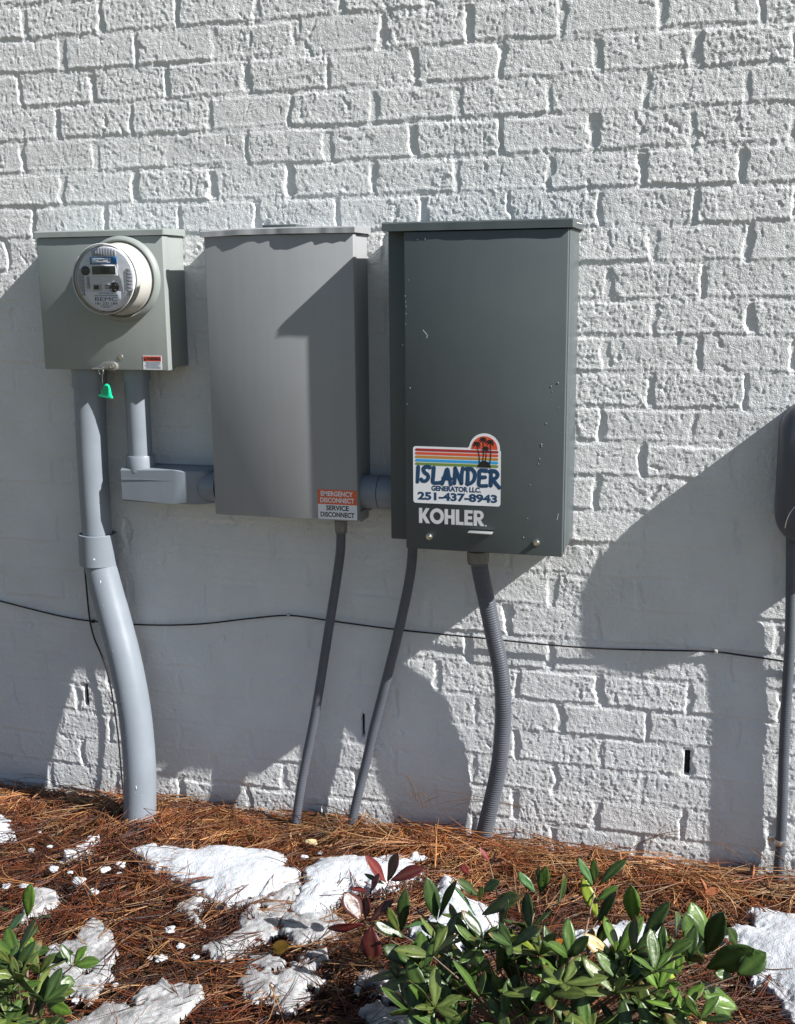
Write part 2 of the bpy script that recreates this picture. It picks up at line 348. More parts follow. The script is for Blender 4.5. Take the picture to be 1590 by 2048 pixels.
# ------------------------------------------------------------------ pine straw
def needles(name, specs, nseg=4):
    """specs: list of (base, azimuth, pitch, length, curve, radius, color)"""
    n = len(specs); a = np.array([[*s[0], s[1], s[2], s[3], s[4], s[5], s[6]] for s in specs]); col = np.array([s[7] for s in specs])
    t = np.linspace(0, 1, nseg+1)
    base = a[:, :3]; az, pt, L, cu, rad, cz = a[:, 3], a[:, 4], a[:, 5], a[:, 6], a[:, 7], a[:, 8]
    V = np.zeros((n, nseg+1, 3, 3)); pos = base.copy(); p = pos.copy(); ang = az.copy(); pi = pt.copy()
    for i in range(nseg+1):
        d = np.stack([np.cos(ang)*np.cos(pi), np.sin(ang)*np.cos(pi), np.sin(pi)], -1)
        s1 = np.stack([-np.sin(ang), np.cos(ang), 0*ang], -1); s2 = np.cross(d, s1)
        r = rad*(1 if i < nseg-1 else (.75 if i == nseg-1 else .25))
        for k in range(3):
            c = 2*math.pi*k/3+.5; V[:, i, k] = p+(s1*math.cos(c)+s2*math.sin(c))*r[:, None]
        p = p+d*(L/nseg)[:, None]; ang = ang+cu/nseg; pi = pi+cz/nseg
    idx = np.arange(n*(nseg+1)*3).reshape(n, nseg+1, 3); q = []
    for i in range(nseg):
        for k in range(3): q.append(np.stack([idx[:, i, k], idx[:, i, (k+1) % 3], idx[:, i+1, (k+1) % 3], idx[:, i+1, k]], -1))
    q = np.concatenate(q); V = V.reshape(-1, 3)
    me = bpy.data.meshes.new(name); me.vertices.add(len(V)); me.vertices.foreach_set('co', V.ravel()); me.loops.add(q.size)
    me.loops.foreach_set('vertex_index', q.ravel().astype(np.int32)); me.polygons.add(len(q)); me.polygons.foreach_set('loop_start', np.arange(0, q.size, 4, dtype=np.int32))
    me.polygons.foreach_set('loop_total', np.full(len(q), 4, np.int32)); me.polygons.foreach_set('use_smooth', np.ones(len(q), bool)); me.update(calc_edges=True)
    ca = me.color_attributes.new('Col', 'FLOAT_COLOR', 'POINT'); C = np.repeat(np.c_[col, np.ones(n)], (nseg+1)*3, 0); ca.data.foreach_set('color', C.ravel().astype(np.float32))
    return me
def build_straw():
    rs = np.random.RandomState(9); sp = []
    pal = np.array([(.145, .036, .013), (.20, .055, .017), (.085, .023, .010), (.27, .095, .032), (.36, .17, .065), (.055, .018, .010), (.42, .25, .12), (.19, .045, .013)])
    def one(x, y, dens_h=.035, tan=0.):
        th = 1.2*float(mnoise.noise(Vector((x*3, y*3, 1.3))))*2.2+.35
        nf = rs.randint(2, 4); az0 = th+rs.normal(0, 1.0)+(math.pi if rs.rand() < .5 else 0)
        h = float(top_h(x, y))-.012+rs.beta(2, 2)*dens_h-.006; L = rs.uniform(.09, .19); pt = rs.normal(.02, .10)
        w = np.array([.2, .2, .16, .14, .1, .14, .06, .0])
        if rs.rand() < tan: c0 = pal[rs.choice([3, 4, 6, 4, 1])]
        else: c0 = pal[rs.choice(8, p=w/w.sum())]
        tone = .92+1.3*float(mnoise.noise(Vector((x*9, y*14, 5.1)))); tone = max(.35, min(1.6, tone))*(.8 if y < -.25 else 1.08)
        for f in range(nf):
            x_, y_ = x, y
            sp.append(((x_, y_, h), az0+rs.normal(0, .10), pt+rs.normal(0, .03), L*rs.uniform(.85, 1.05), rs.normal(0, .65), rs.uniform(.0007, .00125), rs.normal(-.06, .12), c0*rs.uniform(.5, 1.4)*tone))
    for i in range(5200):
        x = rs.uniform(-.45, 2.05); y = -rs.uniform(0.0, .95)
        tn = .75*float(sstep(-.42, -.05, np.array(y)))*(1 if x > .3 else .35)
        if rs.rand() < tn*0+.0: continue
        one(x, y, tan=tn)
    for i in range(1500):       # heaped against the wall
        x = rs.uniform(-.45, 2.0); one(x, -rs.uniform(.01, .14), .045, .7)
    for i in range(260):        # loose ones lying over the snow edges
        x = rs.uniform(.1, 1.0); y = -rs.uniform(.12, .75); n0 = len(sp); one(x, y, .01, .3); d_ = rs.uniform(.016, .034)
        for q in range(n0, len(sp)): b_ = sp[q][0]; sp[q] = ((b_[0], b_[1], b_[2]+d_),)+sp[q][1:]
    for i in range(1700):       # further out, beyond the photo
        x = rs.uniform(-1.4, 3.2); y = -rs.uniform(.0, 1.7)
        if -.4 < x < 2. and y > -.9: continue
        one(x, y, .03, .2)
    # keep inside the wall plane
    out = []
    for s in sp:
        b, az, pt, L, cu, r, cz, c = s
        ye = b[1]+math.sin(az+cu*.5)*L
        if ye > -.003: az = -abs(((az+math.pi) % (2*math.pi))-math.pi) if True else az; ye = b[1]+math.sin(az+cu*.5)*L
        if ye > -.003: az += math.pi
        out.append((b, az, pt, L, cu if ye < -.003 else 0, r, cz, c))
    o = link('pine_straw', needles('pine_straw', out), M['straw'])
    tag(o, 'reddish brown pine straw mulch heaped along the foot of the white wall', 'pine straw', kind='stuff')
    # loose needles standing up against the wall
    bits = [(835, 1590, 830, 1545), (845, 1600, 865, 1590), (850, 1610, 865, 1585), (1040, 1610, 920, 1600), (860, 1600, 862, 1582), (500, 1620, 470, 1640), (1270, 1690, 1350, 1660), (1295, 1700, 1330, 1650),
            (1500, 1730, 1440, 1690), (1540, 1720, 1512, 1698), (110, 1560, 60, 1545), (225, 1610, 245, 1545), (500, 1600, 505, 1560), (470, 1620, 480, 1575), (1575, 1735, 1560, 1700)]
    sp2 = []
    for i, (x0, y0, x1, y1) in enumerate(bits):
        for q in range(2 if i % 3 else 3):
            a = at(x0+rs.uniform(-8, 8), y0+6, .03); b = at(x1+rs.uniform(-10, 10), y1+rs.uniform(-8, 6), .012); dd = b-a
            sp2.append(((a.x, a.y, a.z), math.atan2(dd.y, dd.x), math.asin(max(-1, min(1, dd.z/max(dd.length, .01))))+.25, dd.length*1.3, rs.normal(0, .2), .0007, rs.uniform(-1.1, -.2), np.array((.16, .075, .03))))
    for i in range(110):
        x = rs.uniform(-.35, 1.8); sp2.append(((x, -rs.uniform(.02, .08), float(top_h(x, -.03))), rs.choice([0, math.pi])+rs.normal(0, .25), rs.uniform(.1, .8), rs.uniform(.05, .11), rs.normal(0, .3), .0007, rs.uniform(-1.6, -.4), pal[rs.randint(8)]))
    sp2 = [(b, (-abs(((az+math.pi) % (2*math.pi))-math.pi)*.12 if abs(math.sin(az)) < .6 and math.cos(az) > 0 else (az if math.sin(az) < 0 else math.pi+.1)), pt, L, 0, r, cz, c) for (b, az, pt, L, cu, r, cz, c) in sp2]
    o = link('loose_needles', needles('loose_needles', sp2, 7), M['straw'])
    tag(o, 'stray pine needles curling up against the foot of the white wall', 'pine needles', kind='stuff')
build_straw()

# ------------------------------------------------------------------ snow
def sdist(poly, X, Y):
    d = np.full(X.shape, 1e9); ins = np.zeros(X.shape, bool); n = len(poly)
    for i in range(n):
        x0, y0 = poly[i]; x1, y1 = poly[(i+1) % n]; ex, ey = x1-x0, y1-y0; L = ex*ex+ey*ey
        t = np.clip(((X-x0)*ex+(Y-y0)*ey)/L, 0, 1); d = np.minimum(d, np.hypot(X-x0-t*ex, Y-y0-t*ey))
        c = ((y0 > Y) != (y1 > Y)) & (X < (x1-x0)*(Y-y0)/((y1-y0) if abs(y1-y0) > 1e-12 else 1e-12)+x0); ins ^= c
    return np.where(ins, d, -d)
def snow(px, label, m, th=.03, seed=0, step=.003, cat='snow', name='snow_patch', rag=.007):
    poly = [tuple(gpt(x, y, .027)[:2]) for x, y in px]
    xs_ = [p[0] for p in poly]; ys_ = [p[1] for p in poly]
    X, Y = np.meshgrid(np.arange(min(xs_)-.02, max(xs_)+.02, step), np.arange(min(ys_)-.02, min(max(ys_)+.02, -.01), step))
    ice = m is M['ice']
    sd = sdist(poly, X, Y)+rag*vnoise(X, Y, .032, 200+seed)+rag*.8*vnoise(X, Y, .013, 201+seed)+rag*.55*vnoise(X, Y, .006, 202)
    if ice: sd = np.minimum(sd, .036+.05*vnoise(X, Y, .035, 220+seed)+.02*vnoise(X, Y, .011, 221+seed))
    e = 1-np.exp(-np.clip(sd, 0, 1)/(.028 if not ice else .012)); T = top_h(X, Y)+.010
    lump = .25*vnoise(X, Y, .10, 210+seed)+.08*vnoise(X, Y, .04, 211+seed)
    g = vnoise(X, Y, .012, 212)+.8*vnoise(X, Y, .0065, 213)
    Z = T+.002+th*e*(.85+lump)+(.0008*g*e if not ice else .0016*g*e+.0010*np.abs(vnoise(X, Y, .016, 214))*e)
    Z = np.where(sd > 0, Z, T-(.02 if not ice else .006))
    me = grid_mesh(name, np.stack([X, Y, Z], -1), sd > -step*1.8)
    o = link(name, me, m); c = poly[0]; mx_, my_ = float(np.mean(xs_)), float(np.mean(ys_)); rebase(o, (mx_, my_, float(top_h(mx_, my_))))
    tag(o, label, cat, 'melting snow patches on the pine straw'); return o
SN = [
 ([(257,1698),(302,1680),(328,1687),(396,1702),(423,1689),(528,1691),(566,1698),(574,1732),(604,1737),(600,1760),(575,1775),(520,1790),(470,1798),(453,1800),(420,1790),(396,1774),(321,1744),(290,1725)], 'widest clean white snow bank, in front of the wide grey riser pipe', 'snow', .022),
 ([(600,1762),(592,1800),(570,1830),(545,1868),(502,1883),(442,1914),(411,1891),(440,1880),(472,1853),(478,1830),(500,1805),(460,1802),(500,1793),(560,1778)], 'grey granular slush running down from the wide clean snow bank', 'ice', .008),
 ([(355,1808),(385,1785),(412,1790),(400,1815),(408,1838),(390,1835),(375,1820)], 'small icy lump just below the left half of the wide snow bank', 'ice', .008),
 ([(613,1731),(640,1712),(670,1706),(726,1703),(790,1705),(822,1720),(842,1738),(820,1754),(790,1762),(762,1776),(730,1768),(700,1765),(681,1780),(672,1791),(660,1810),(630,1822),(600,1828),(580,1818),(587,1795),(609,1765)], 'clean white snow bank behind the red leaved shoots', 'snow', .022),
 ([(660,1812),(682,1835),(685,1867),(643,1882),(598,1882),(556,1859),(572,1822),(600,1829),(630,1824)], 'grey icy snow left of the red leaves, below the bank behind them', 'ice', .008),
 ([(500,1901),(538,1912),(575,1923),(613,1901),(650,1897),(647,1920),(617,1942),(647,1961),(606,1995),(579,2018),(538,1991),(511,1991),(475,1955),(491,1930),(488,1910)], 'wet grey snow sheet directly below the round yellow leaf', 'ice', .008),
 ([(723,1931),(783,1931),(820,1957),(840,1990),(825,2048),(800,2075),(726,2065),(728,2020),(734,1995),(711,1976)], 'wet snow sheet under the left edge of the green shrub, at the bottom', 'ice', .008),
 ([(885,1742),(907,1753),(925,1790),(1000,1815),(1005,1844),(975,1880),(953,1900),(900,1905),(858,1908),(813,1859),(828,1855),(877,1814),(872,1768)], 'white snow pile seen through the upper left leaves of the green shrub', 'snow', .022),
 ([(1133,1867),(1216,1840),(1273,1833),(1330,1844),(1322,1904),(1254,1893),(1198,1893),(1152,1882)], 'white snow strip seen between the leaves in the middle of the green shrub', 'snow', .022),
 ([(1492,1814),(1518,1810),(1590,1821),(1720,1850),(1760,1960),(1700,2048),(1592,2060),(1567,2003),(1537,1961),(1511,1953),(1507,1920),(1473,1874),(1443,1867),(1469,1844),(1511,1852)], 'thick clean snow bank right of the green shrub', 'snow', .022),
 ([(-80,1600),(0,1612),(23,1630),(19,1653),(30,1666),(0,1672),(-70,1670)], 'clean snow lump at the far left, nearest the wall', 'snow', .022),
 ([(109,1702),(147,1691),(181,1668),(194,1665),(192,1680),(166,1695),(125,1706)], 'thin diagonal streak of snow left of the foot of the wide grey pipe', 'snow', .012),
 ([(64,1774),(113,1778),(115,1797),(91,1819),(38,1834),(38,1808)], 'flat pale snow slab behind the top leaf of the small left shrub', 'ice', .010),
 ([(189,1834),(226,1861),(223,1887),(226,1932),(211,1966),(177,1997),(151,1978),(125,1981),(83,1940),(87,1895),(151,1880),(158,1857)], 'icy snow slab right of the small left shrub', 'ice', .008),
 ([(328,1944),(340,1966),(400,1970),(408,1985),(377,2015),(360,2050),(340,2075),(120,2075),(128,2048),(181,2027),(211,2000),(264,1993),(279,1978),(306,1966)], 'wet granular snow sheet along the bottom, right of the small left shrub', 'ice', .008),
]
for i, (p, lab, mt, th) in enumerate(SN): snow(p, lab, M[mt], th, seed=i*7)
def crumbs():
    rs = np.random.RandomState(4); bm = BM()
    L = [(62,1691,8),(98,1688,7),(107,1731,11),(208,1729,11),(238,1717,13),(238,1738,6),(158,1758,16),(185,1775,11),(338,1850,11),(48,1763,9),(10,1762,10),(230,1955,6),(608,1698,8),(830,1701,16),(845,1705,10),(470,1683,9),(445,1686,7),(320,1905,11),(78,1655,5),(300,1905,6),(1420,1830,8),(1505,1800,6),(360,1880,8),(390,1900,7),(140,1740,6),(640,1690,6),(500,1935,6),(150,1985,7)]
    for _ in range(10):
        L.append((rs.uniform(0, 720), rs.uniform(1690, 2040), rs.uniform(1.5, 4)))
    for x, y, r in L:
        c = gpt(x, y, .04); t = bmesh.new(); bmesh.ops.create_icosphere(t, subdivisions=3 if r > 5 else 1, radius=r/1000)
        sd = rs.uniform(0, 50)
        for v in t.verts:
            f = 1+.75*mnoise.noise(v.co*(1.2/(r/1000))+Vector((sd, 0, 0)))+.3*mnoise.noise(v.co*(3.3/(r/1000))+Vector((0, sd, 0))); v.co *= f; v.co.z *= .4
        merge(bm, t, Matrix.Translation((c.x, c.y, float(top_h(c.x, c.y))+.012)))
    o = obj('snow_crumbs', bm, M['snow'], smooth=180); tag(o, 'scattered crumbs of melting snow lying on the pine straw', 'snow', kind='stuff')
crumbs()
# ------------------------------------------------------------------ meter box and meter
def strip_lid(bm, x0, x1, d, z0, z1, lip, seed, wob=.0, sag=0):
    """sheet-metal rain lid: top slab whose front lip overhangs by a slightly uneven amount"""
    rs = np.random.RandomState(seed); n = 60; xs = np.linspace(x0, x1, n)
    w = wob*(vnoise(xs, xs*0, .05, seed)+.6*vnoise(xs, xs*0, .018, seed+1)); dz = sag*np.interp((xs-x0)/(x1-x0), [0, .28, .6, 1], [-1, .2, .35, 0])
    rows = []
    for i in range(n):
        f = d+lip+w[i]
        rows.append([(xs[i], 0.0, z1+dz[i]+.002), (xs[i], -f+.003, z1+dz[i]), (xs[i], -f, z1+dz[i]-.003), (xs[i], -f-.0005, z0+dz[i]), (xs[i], -f+.003, z0+dz[i]), (xs[i], -f+.004, z1-.006+dz[i]), (xs[i], 0.0, z1-.004+dz[i])])
    V = [[bm.verts.new(p) for p in r_] for r_ in rows]; k = len(V[0])
    for a, b in zip(V, V[1:]):
        for j in range(k): bm.faces.new((a[j], a[(j+1) % k], b[(j+1) % k], b[j]))
    bm.faces.new(V[0]); bm.faces.new(V[-1][::-1])
    # side flanges
    box(bm, x0-.0008, x0+.0025, -d-lip+.002, 0, z0+.001, z1-.0035+(-sag if sag else 0)); box(bm, x1-.0025, x1+.0008, -d-lip+.002, 0, z0+.001, z1-.0035)
mb = thing('meter_box', (.13, 0, 1.17), 'pale grey green metal box carrying the round electric meter, leftmost on the wall', 'meter box')
bm = BM(); box(bm, -.033, .3035, -.104, -.001, 1.172, 1.487, .003)
obj('body', bm, M['meterbox'], mb)
bm = BM(); box(bm, -.035, .3055, -.112, -.082, 1.167, 1.4835, .0025); obj('front_cover', bm, M['meterbox'], mb)
bm = BM(); strip_lid(bm, -.037, .3095, .112, 1.4845, 1.4995, .004, 41, .0003); obj('lid', bm, M['meterbox'], mb)
MX, MZ = .196, 1.384
bm = BM(); lathe(bm, [(.1005, -.1118), (.1005, -.117), (.098, -.124), (.092, -.127), (.088, -.124), (.086, -.1118)], MX, MZ, 96); obj('sealing_ring', bm, M['meterbox'], mb, 60)
bm = BM(); lathe(bm, [(.0062, -.1118), (.0062, -.1135), (.005, -.1145), (0, -.1145)], .179, 1.199, 24); obj('knockout_plug', bm, M['steel'], mb)
lt = BM()
pts = [(.118, 1.176), (.134, 1.187), (.160, 1.187)]+[(.160+.011*math.cos(a), 1.176+.011*math.sin(a)) for a in np.linspace(1.5, -1.5, 12)]+[(.15, 1.166), (.135, 1.172)]
prism(lt, pts, -.121, -.112, .001); lp = obj('latch', lt, M['connector'], mb)
bm = BM(); lathe(bm, [(.0055, -.121), (.0055, -.1245), (.0035, -.1255), (.0030, -.124), (0, -.124)], .160, 1.176, 20); obj('screw', bm, M['steel'], lp)
bm = BM(); box(bm, .112, .140, -.136, -.112, 1.1705, 1.1735, .0008); obj('hasp_tab', bm, M['strap'], lp)
bm = BM(); tube(bm, [Vector((.132+.0065*math.cos(a), -.128, 1.164+.0075*math.sin(a))) for a in np.linspace(0, 2*math.pi, 20)], .0010, 8, False); obj('hasp_ring', bm, M['steel'], lp)
bm = BM(); box(bm, .2385, .2885, -.1126, -.112, 1.1695, 1.2025); wl = obj('warning_label', bm, M['white'], mb); wl['label'] = 'small white and red warning label'
bm = BM(); box(bm, .240, .287, -.1129, -.1126, 1.1895, 1.2012); obj('red_band', bm, M['warnred'], wl)
text('warning_word', 'WARNING', .2485, .2855, 1.1915, 1.1990, -.1129, M['ink'], wl, .04)
bm = BM(); prism(bm, [(.2412, 1.1912), (.2482, 1.1912), (.2447, 1.1995)], -.1131, -.1129); obj('alert_triangle', bm, M['ink'], wl)
bm = BM(); rs = np.random.RandomState(3)
for i in range(6):
    z = 1.1868-i*.0027; x = .2415+rs.uniform(0, .006)
    while x < .284-rs.uniform(0, .006):
        w_ = rs.uniform(.001, .004); box(bm, x, min(x+w_, .286), -.1128, -.1126, z-.0008, z+.0004); x += w_+.0008
obj('fine_print', bm, M['navy'], wl)

em = thing('electric_meter', (MX, -.12, MZ), 'round electric meter with clear front and off white barrel plugged into the leftmost box', 'electric meter')
bm = BM(); lathe(bm, [(.0, -.118), (.0855, -.118), (.0855, -.1245), (.0835, -.126), (.0800, -.180), (.0785, -.1835), (.0765, -.1835), (.0765, -.176), (0, -.176)], MX, MZ, 96); obj('barrel', bm, M['offwhite'], em, 40)
bm = BM(); lathe(bm, [(.0815, -.172), (.0815, -.182), (.0800, -.187), (.0785, -.2005), (.0760, -.2035), (.070, -.2045), (0, -.2045)], MX, MZ, 96)
obj('clear_cover', bm, M['clear'], em, 50)
bm = BM(); lathe(bm, [(.0802, -.1985), (.0812, -.199), (.0812, -.2005), (.0800, -.2012)], MX, MZ, 96); obj('cover_rim', bm, M['rim'], em, 60)
bm = BM(); lathe(bm, [(.074, -.1765), (.074, -.190), (.0725, -.1915), (0, -.1915)], MX, MZ, 96); fp = obj('face_plate', bm, M['plate'], em, 40)
def seg(x0, x1, z0, z1, y0, y1, name, m_, par, bev=.0004): b_ = BM(); box(b_, MX+x0, MX+x1, y0, y1, MZ+z0, MZ+z1, bev); return obj(name, b_, m_, par)
# ribbed crescents
bm = BM()
for i in range(9):
    x = -.028+i*.007; zt = math.sqrt(.071**2-x*x); box(bm, MX+x-.0029, MX+x+.0029, -.1935, -.1915, MZ+.052, MZ+zt, .0004)
obj('ribs', bm, M['platemid'], fp)
for sgn in (-1, 1):
    bm = BM()
    for i in range(8):
        z = -.034+i*.0078; xo = math.sqrt(.071**2-z*z); box(bm, MX+min(sgn*.0565, sgn*xo), MX+max(sgn*.0565, sgn*xo), -.1935, -.1915, MZ+z-.0034, MZ+z+.0034, .0004)
    obj('ribs', bm, M['platemid'], fp)
bl = seg(-.036, .033, .034, .050, -.1945, -.1915, 'blue_label', M['blue'], fp)
bm = BM(); box(bm, MX-.031, MX+.018, -.1949, -.1945, MZ+.0365, MZ+.0475)
obj('label_panel', bm, M['platelight'], fp)
bm = BM(); rs = np.random.RandomState(8)
for zz, a_, b_ in ((.0445, -.022, .008), (.0425, -.012, -.002), (.0385, -.029, .009)):
    x = a_
    while x < b_:
        w_ = rs.uniform(.001, .003); box(bm, MX+x, MX+x+w_, -.1952, -.1949, MZ+zz-.0006, MZ+zz+.0007); x += w_+.0007
obj('label_print', bm, M['ink'], fp); text('label_figure', '?', MX+.0125, MX+.0165, MZ+.038, MZ+.0465, -.1949, M['ink'], fp, .02)
seg(-.035, .034, .007, .0325, -.1955, -.1915, 'display_frame', M['white'], fp, .001)
seg(-.031, .030, .0105, .0295, -.1960, -.1954, 'display', M['lcd'], fp, 0)
text('display_digits', '88881', MX-.008, MX+.014, MZ+.0135, MZ+.0265, -.1960, M['ink'], fp, .01)
bm = BM(); lathe(bm, [(.0105, -.1915), (.0105, -.1955), (.009, -.1965), (0, -.1965)], MX-.050, MZ+.0195, 32); obj('optical_port', bm, M['gloss'], fp)
seg(-.0485, -.0425, -.016, .006, -.1945, -.1915, 'slide', M['platemid'], fp)
bm = BM(); lathe(bm, [(.0042, -.1915), (.0042, -.1965), (.003, -.198), (0, -.198)], MX-.0455, MZ-.0175, 20); obj('push_button', bm, M['offwhite'], fp)
seg(-.031, -.012, -.0255, -.012, -.1945, -.1915, 'infrared_window', M['offwhite'], fp); seg(-.030, -.0165, -.0235, -.014, -.1952, -.1944, 'window_lens', M['gloss'], fp, 0)
seg(-.002, .014, -.0165, -.0145, -.1925, -.1915, 'slot', M['gloss'], fp, 0); seg(-.002, .014, -.0215, -.0195, -.1925, -.1915, 'slot', M['gloss'], fp, 0)
bm = BM(); lathe(bm, [(.0115, -.1915), (.0115, -.196), (.010, -.1975), (0, -.1975)], MX+.0235, MZ-.0185, 32); dp = obj('switch_dial', bm, M['gloss'], fp)
bm = BM()
for a in (.7, 2.4, 3.9, 5.4): lathe(bm, [(.0016, -.1975), (.0012, -.1988), (0, -.1988)], MX+.0235+.008*math.cos(a), MZ-.0185+.008*math.sin(a), 10)
obj('dial_pins', bm, M['strap'], fp)
pts = [(MX+.0595*math.cos(a)*1.0, MZ+.069*math.sin(a)) for a in np.linspace(math.pi+.42, 2*math.pi-.42, 28)]; pts = [(MX-.0535, MZ-.0285)]+pts+[(MX+.0535, MZ-.0285)]
bm = BM(); prism(bm, pts[::-1], -.1932, -.1915, .0005); obj('name_plate', bm, M['platelight'], fp)
text('model_print', 'FOCUS AXRe-SD', MX-.018, MX+.020, MZ-.0345, MZ-.0305, -.1933, M['navy'], fp)
text('owner_print', 'BEMC', MX-.029, MX+.029, MZ-.0500, MZ-.0415, -.1933, M['navy'], fp, .0)
text('serial_print', '181 231 184', MX-.029, MX+.029, MZ-.0592, MZ-.0530, -.1933, M['ink'], fp, .0)
rs = np.random.RandomState(18)
for zz, a_, b_ in ((-.0380, -.030, .030), (-.0618, -.016, .016), (-.0648, -.009, .009)):
    x = a_; bm = BM()
    while x < b_:
        w_ = rs.uniform(.001, .0028); box(bm, MX+x, MX+x+w_, -.1935, -.1932, MZ+zz-.0006, MZ+zz+.0007); x += w_+.0006
    obj('small_print', bm, M['navy'], fp)

sc = at(212, 780, .127)
sg = thing('security_seal', (sc.x, -.127, sc.z+.03), 'bright green plastic security seal hanging by a wire under the leftmost box', 'seal')
bm = BM(); prism(bm, [(sc.x-.020, sc.z-.0165), (sc.x+.016, sc.z-.0205), (sc.x+.017, sc.z-.0165), (sc.x+.0135, sc.z-.0135), (sc.x+.011, sc.z+.004), (sc.x+.008, sc.z+.012), (sc.x+.002, sc.z+.015), (sc.x-.004, sc.z+.011), (sc.x-.009, sc.z+.001), (sc.x-.0145, sc.z-.0095), (sc.x-.020, sc.z-.0115)], -.131, -.124, .0012); obj('seal_body', bm, M['sealgreen'], sg)
bm = BM(); prism(bm, [(sc.x-.015, sc.z-.006), (sc.x+.014, sc.z-.010), (sc.x+.016, sc.z+.015), (sc.x-.009, sc.z+.019)], -.1325, -.1225, .0008); obj('clear_shell', bm, M['clear'], sg)
bm = BM(); tube(bm, spline([(sc.x-.008, -.127, sc.z+.017), (sc.x-.008, -.127, sc.z+.030), (sc.x-.006, -.126, sc.z+.042), (.131, -.126, 1.172)], 5), .0007, 6); obj('wire', bm, M['steel'], sg)

# ------------------------------------------------------------------ service disconnect box
db = thing('disconnect_box', (.6, 0, .822), 'tall light grey metal disconnect box, the middle of the three, with an orange emergency label', 'electrical box')
bm = BM(); box(bm, .4165, .776, -.104, -.001, .832, 1.483, .003); obj('body', bm, M['midbox'], db)
bm = BM(); box(bm, .4145, .7795, -.1155, -.092, .821, 1.4795, .0025); fcv = obj('front_cover', bm, M['midbox'], db)
bm = BM(); box(bm, .7765, .7800, -.104, -.004, .83, .84); box(bm, .776, .7795, -.09, -.03, .815, .83, .0008); obj('side_tab', bm, M['midbox'], db)
bm = BM(); strip_lid(bm, .4085, .7840, .1155, 1.4795, 1.4945, .0060, 52, .0022, .0030); obj('lid', bm, M['midbox'], db)
bm = BM(); box(bm, .552, .636, -.094, -.020, 1.4945, 1.503, .003); obj('hub_plate', bm, M['genbox'], db)
bm = BM(); box(bm, .6815, .7785, -.1161, -.1155, .8245, .8950); lb = obj('disconnect_label', bm, M['white'], db); lb['label'] = 'orange and white emergency disconnect label'
bm = BM(); box(bm, .6815, .7785, -.1164, -.1161, .8600, .8950); obj('orange_band', bm, M['orange'], lb)
text('word', 'EMERGENCY', .689, .7690, .8795, .8915, -.1164, M['white'], lb, .03)
text('word', 'DISCONNECT', .6875, .7720, .8640, .8760, -.1164, M['white'], lb, .03)
text('word', 'SERVICE', .7020, .7580, .8455, .8575, -.1161, M['ink'], lb, .03)
text('word', 'DISCONNECT', .6875, .7720, .8295, .8415, -.1161, M['ink'], lb, .03)

# ------------------------------------------------------------------ transfer switch box
gb = thing('transfer_switch_box', (1.07, 0, .776), 'tallest dark slate metal generator switch box with island sticker and white maker lettering', 'electrical box')
bm = BM(); box(bm, .862, 1.268, -.120, -.001, .786, 1.482, .003); obj('body', bm, M['genbox'], gb)
bm = BM(); box(bm, .9115, 1.2665, -.1655, -.118, .777, 1.4765, .0022); obj('front_cover', bm, M['genbox'], gb)
bm = BM(); box(bm, 1.2664, 1.2680, -.150, -.1225, .785, 1.4765, .0005); obj('cover_flange', bm, M['genbox'], gb)
bm = BM(); strip_lid(bm, .8635, 1.2745, .1655, 1.4785, 1.4975, .0042, 63, .0005); ld = obj('lid', bm, M['genbox'], gb)
bm = BM()
for i in range(4): lathe_pts = (1.2755, -.035-.022*i, 1.490); t = bmesh.new(); bmesh.ops.create_icosphere(t, subdivisions=2, radius=.0022); merge(bm, t, Matrix.Translation(lathe_pts))
obj('rivets', bm, M['steel'], ld)
for x_ in (.966, 1.210):
    bm = BM(); lathe(bm, [(.0075, -.1655), (.0075, -.167), (.0055, -.168), (.0052, -.1735), (.0042, -.1765), (0, -.177)], x_, .8065, 24); obj('screw', bm, M['steel'], gb)
bm = BM(); box(bm, 1.0590, 1.1130, -.186, -.1655, .8235, .8262, .0006); obj('padlock_tab', bm, M['meterbox'], gb)
bm = BM(); box(bm, 1.0570, 1.1150, -.1660, -.1655, .8270, .8295); obj('tab_slot_shade', bm, M['hole_shade'], gb)  # dark strip on the cover face, slot shade put in as colour
# droplets and nicks
rs = np.random.RandomState(12); bm = BM()
DR = [(835,479,2.4),(850,478,2.4),(825,480,1.3),(818,480,1.2),(817,560,1.5),(810,592,1.6),(811,604,1.5),(812,613,1.7),(812,628,1.5),(811,648,1.5),(820,776,2),(1105,784,1.4),(1102,800,1.1),(1116,766,2.6),(1102,773,2.2),(1117,816,1.4),(1092,847,2),(1083,889,2.6),(1083,893,2),(1079,918,2),(1077,928,1.8),(1060,970,1.6),(1055,1037,1.6),(1047,1075,2.2),(805,690,1.3),(1120,745,1.0),(1118,710,.9),(814,808,1.3),(955,668,1.0),(1075,692,.9)]
for x, y, r in DR:
    p = at(x, y, .1655); t = bmesh.new(); bmesh.ops.create_icosphere(t, subdivisions=2, radius=r/1450)
    for v in t.verts: v.co.y *= .6; v.co.z *= 1.25
    merge(bm, t, Matrix.Translation(p))
o = obj('water_drops', bm, M['drop'], gb, 180); o['kind'] = 'stuff'
for L_ in ([(846, 660), (851, 666), (855, 671), (853, 676)], [(1117, 1027), (1114, 1040)]):
    bm = BM(); tube(bm, [at(*a, .1656) for a in L_], .0007, 6, True, .15); obj('scratch', bm, M['silver'], gb)
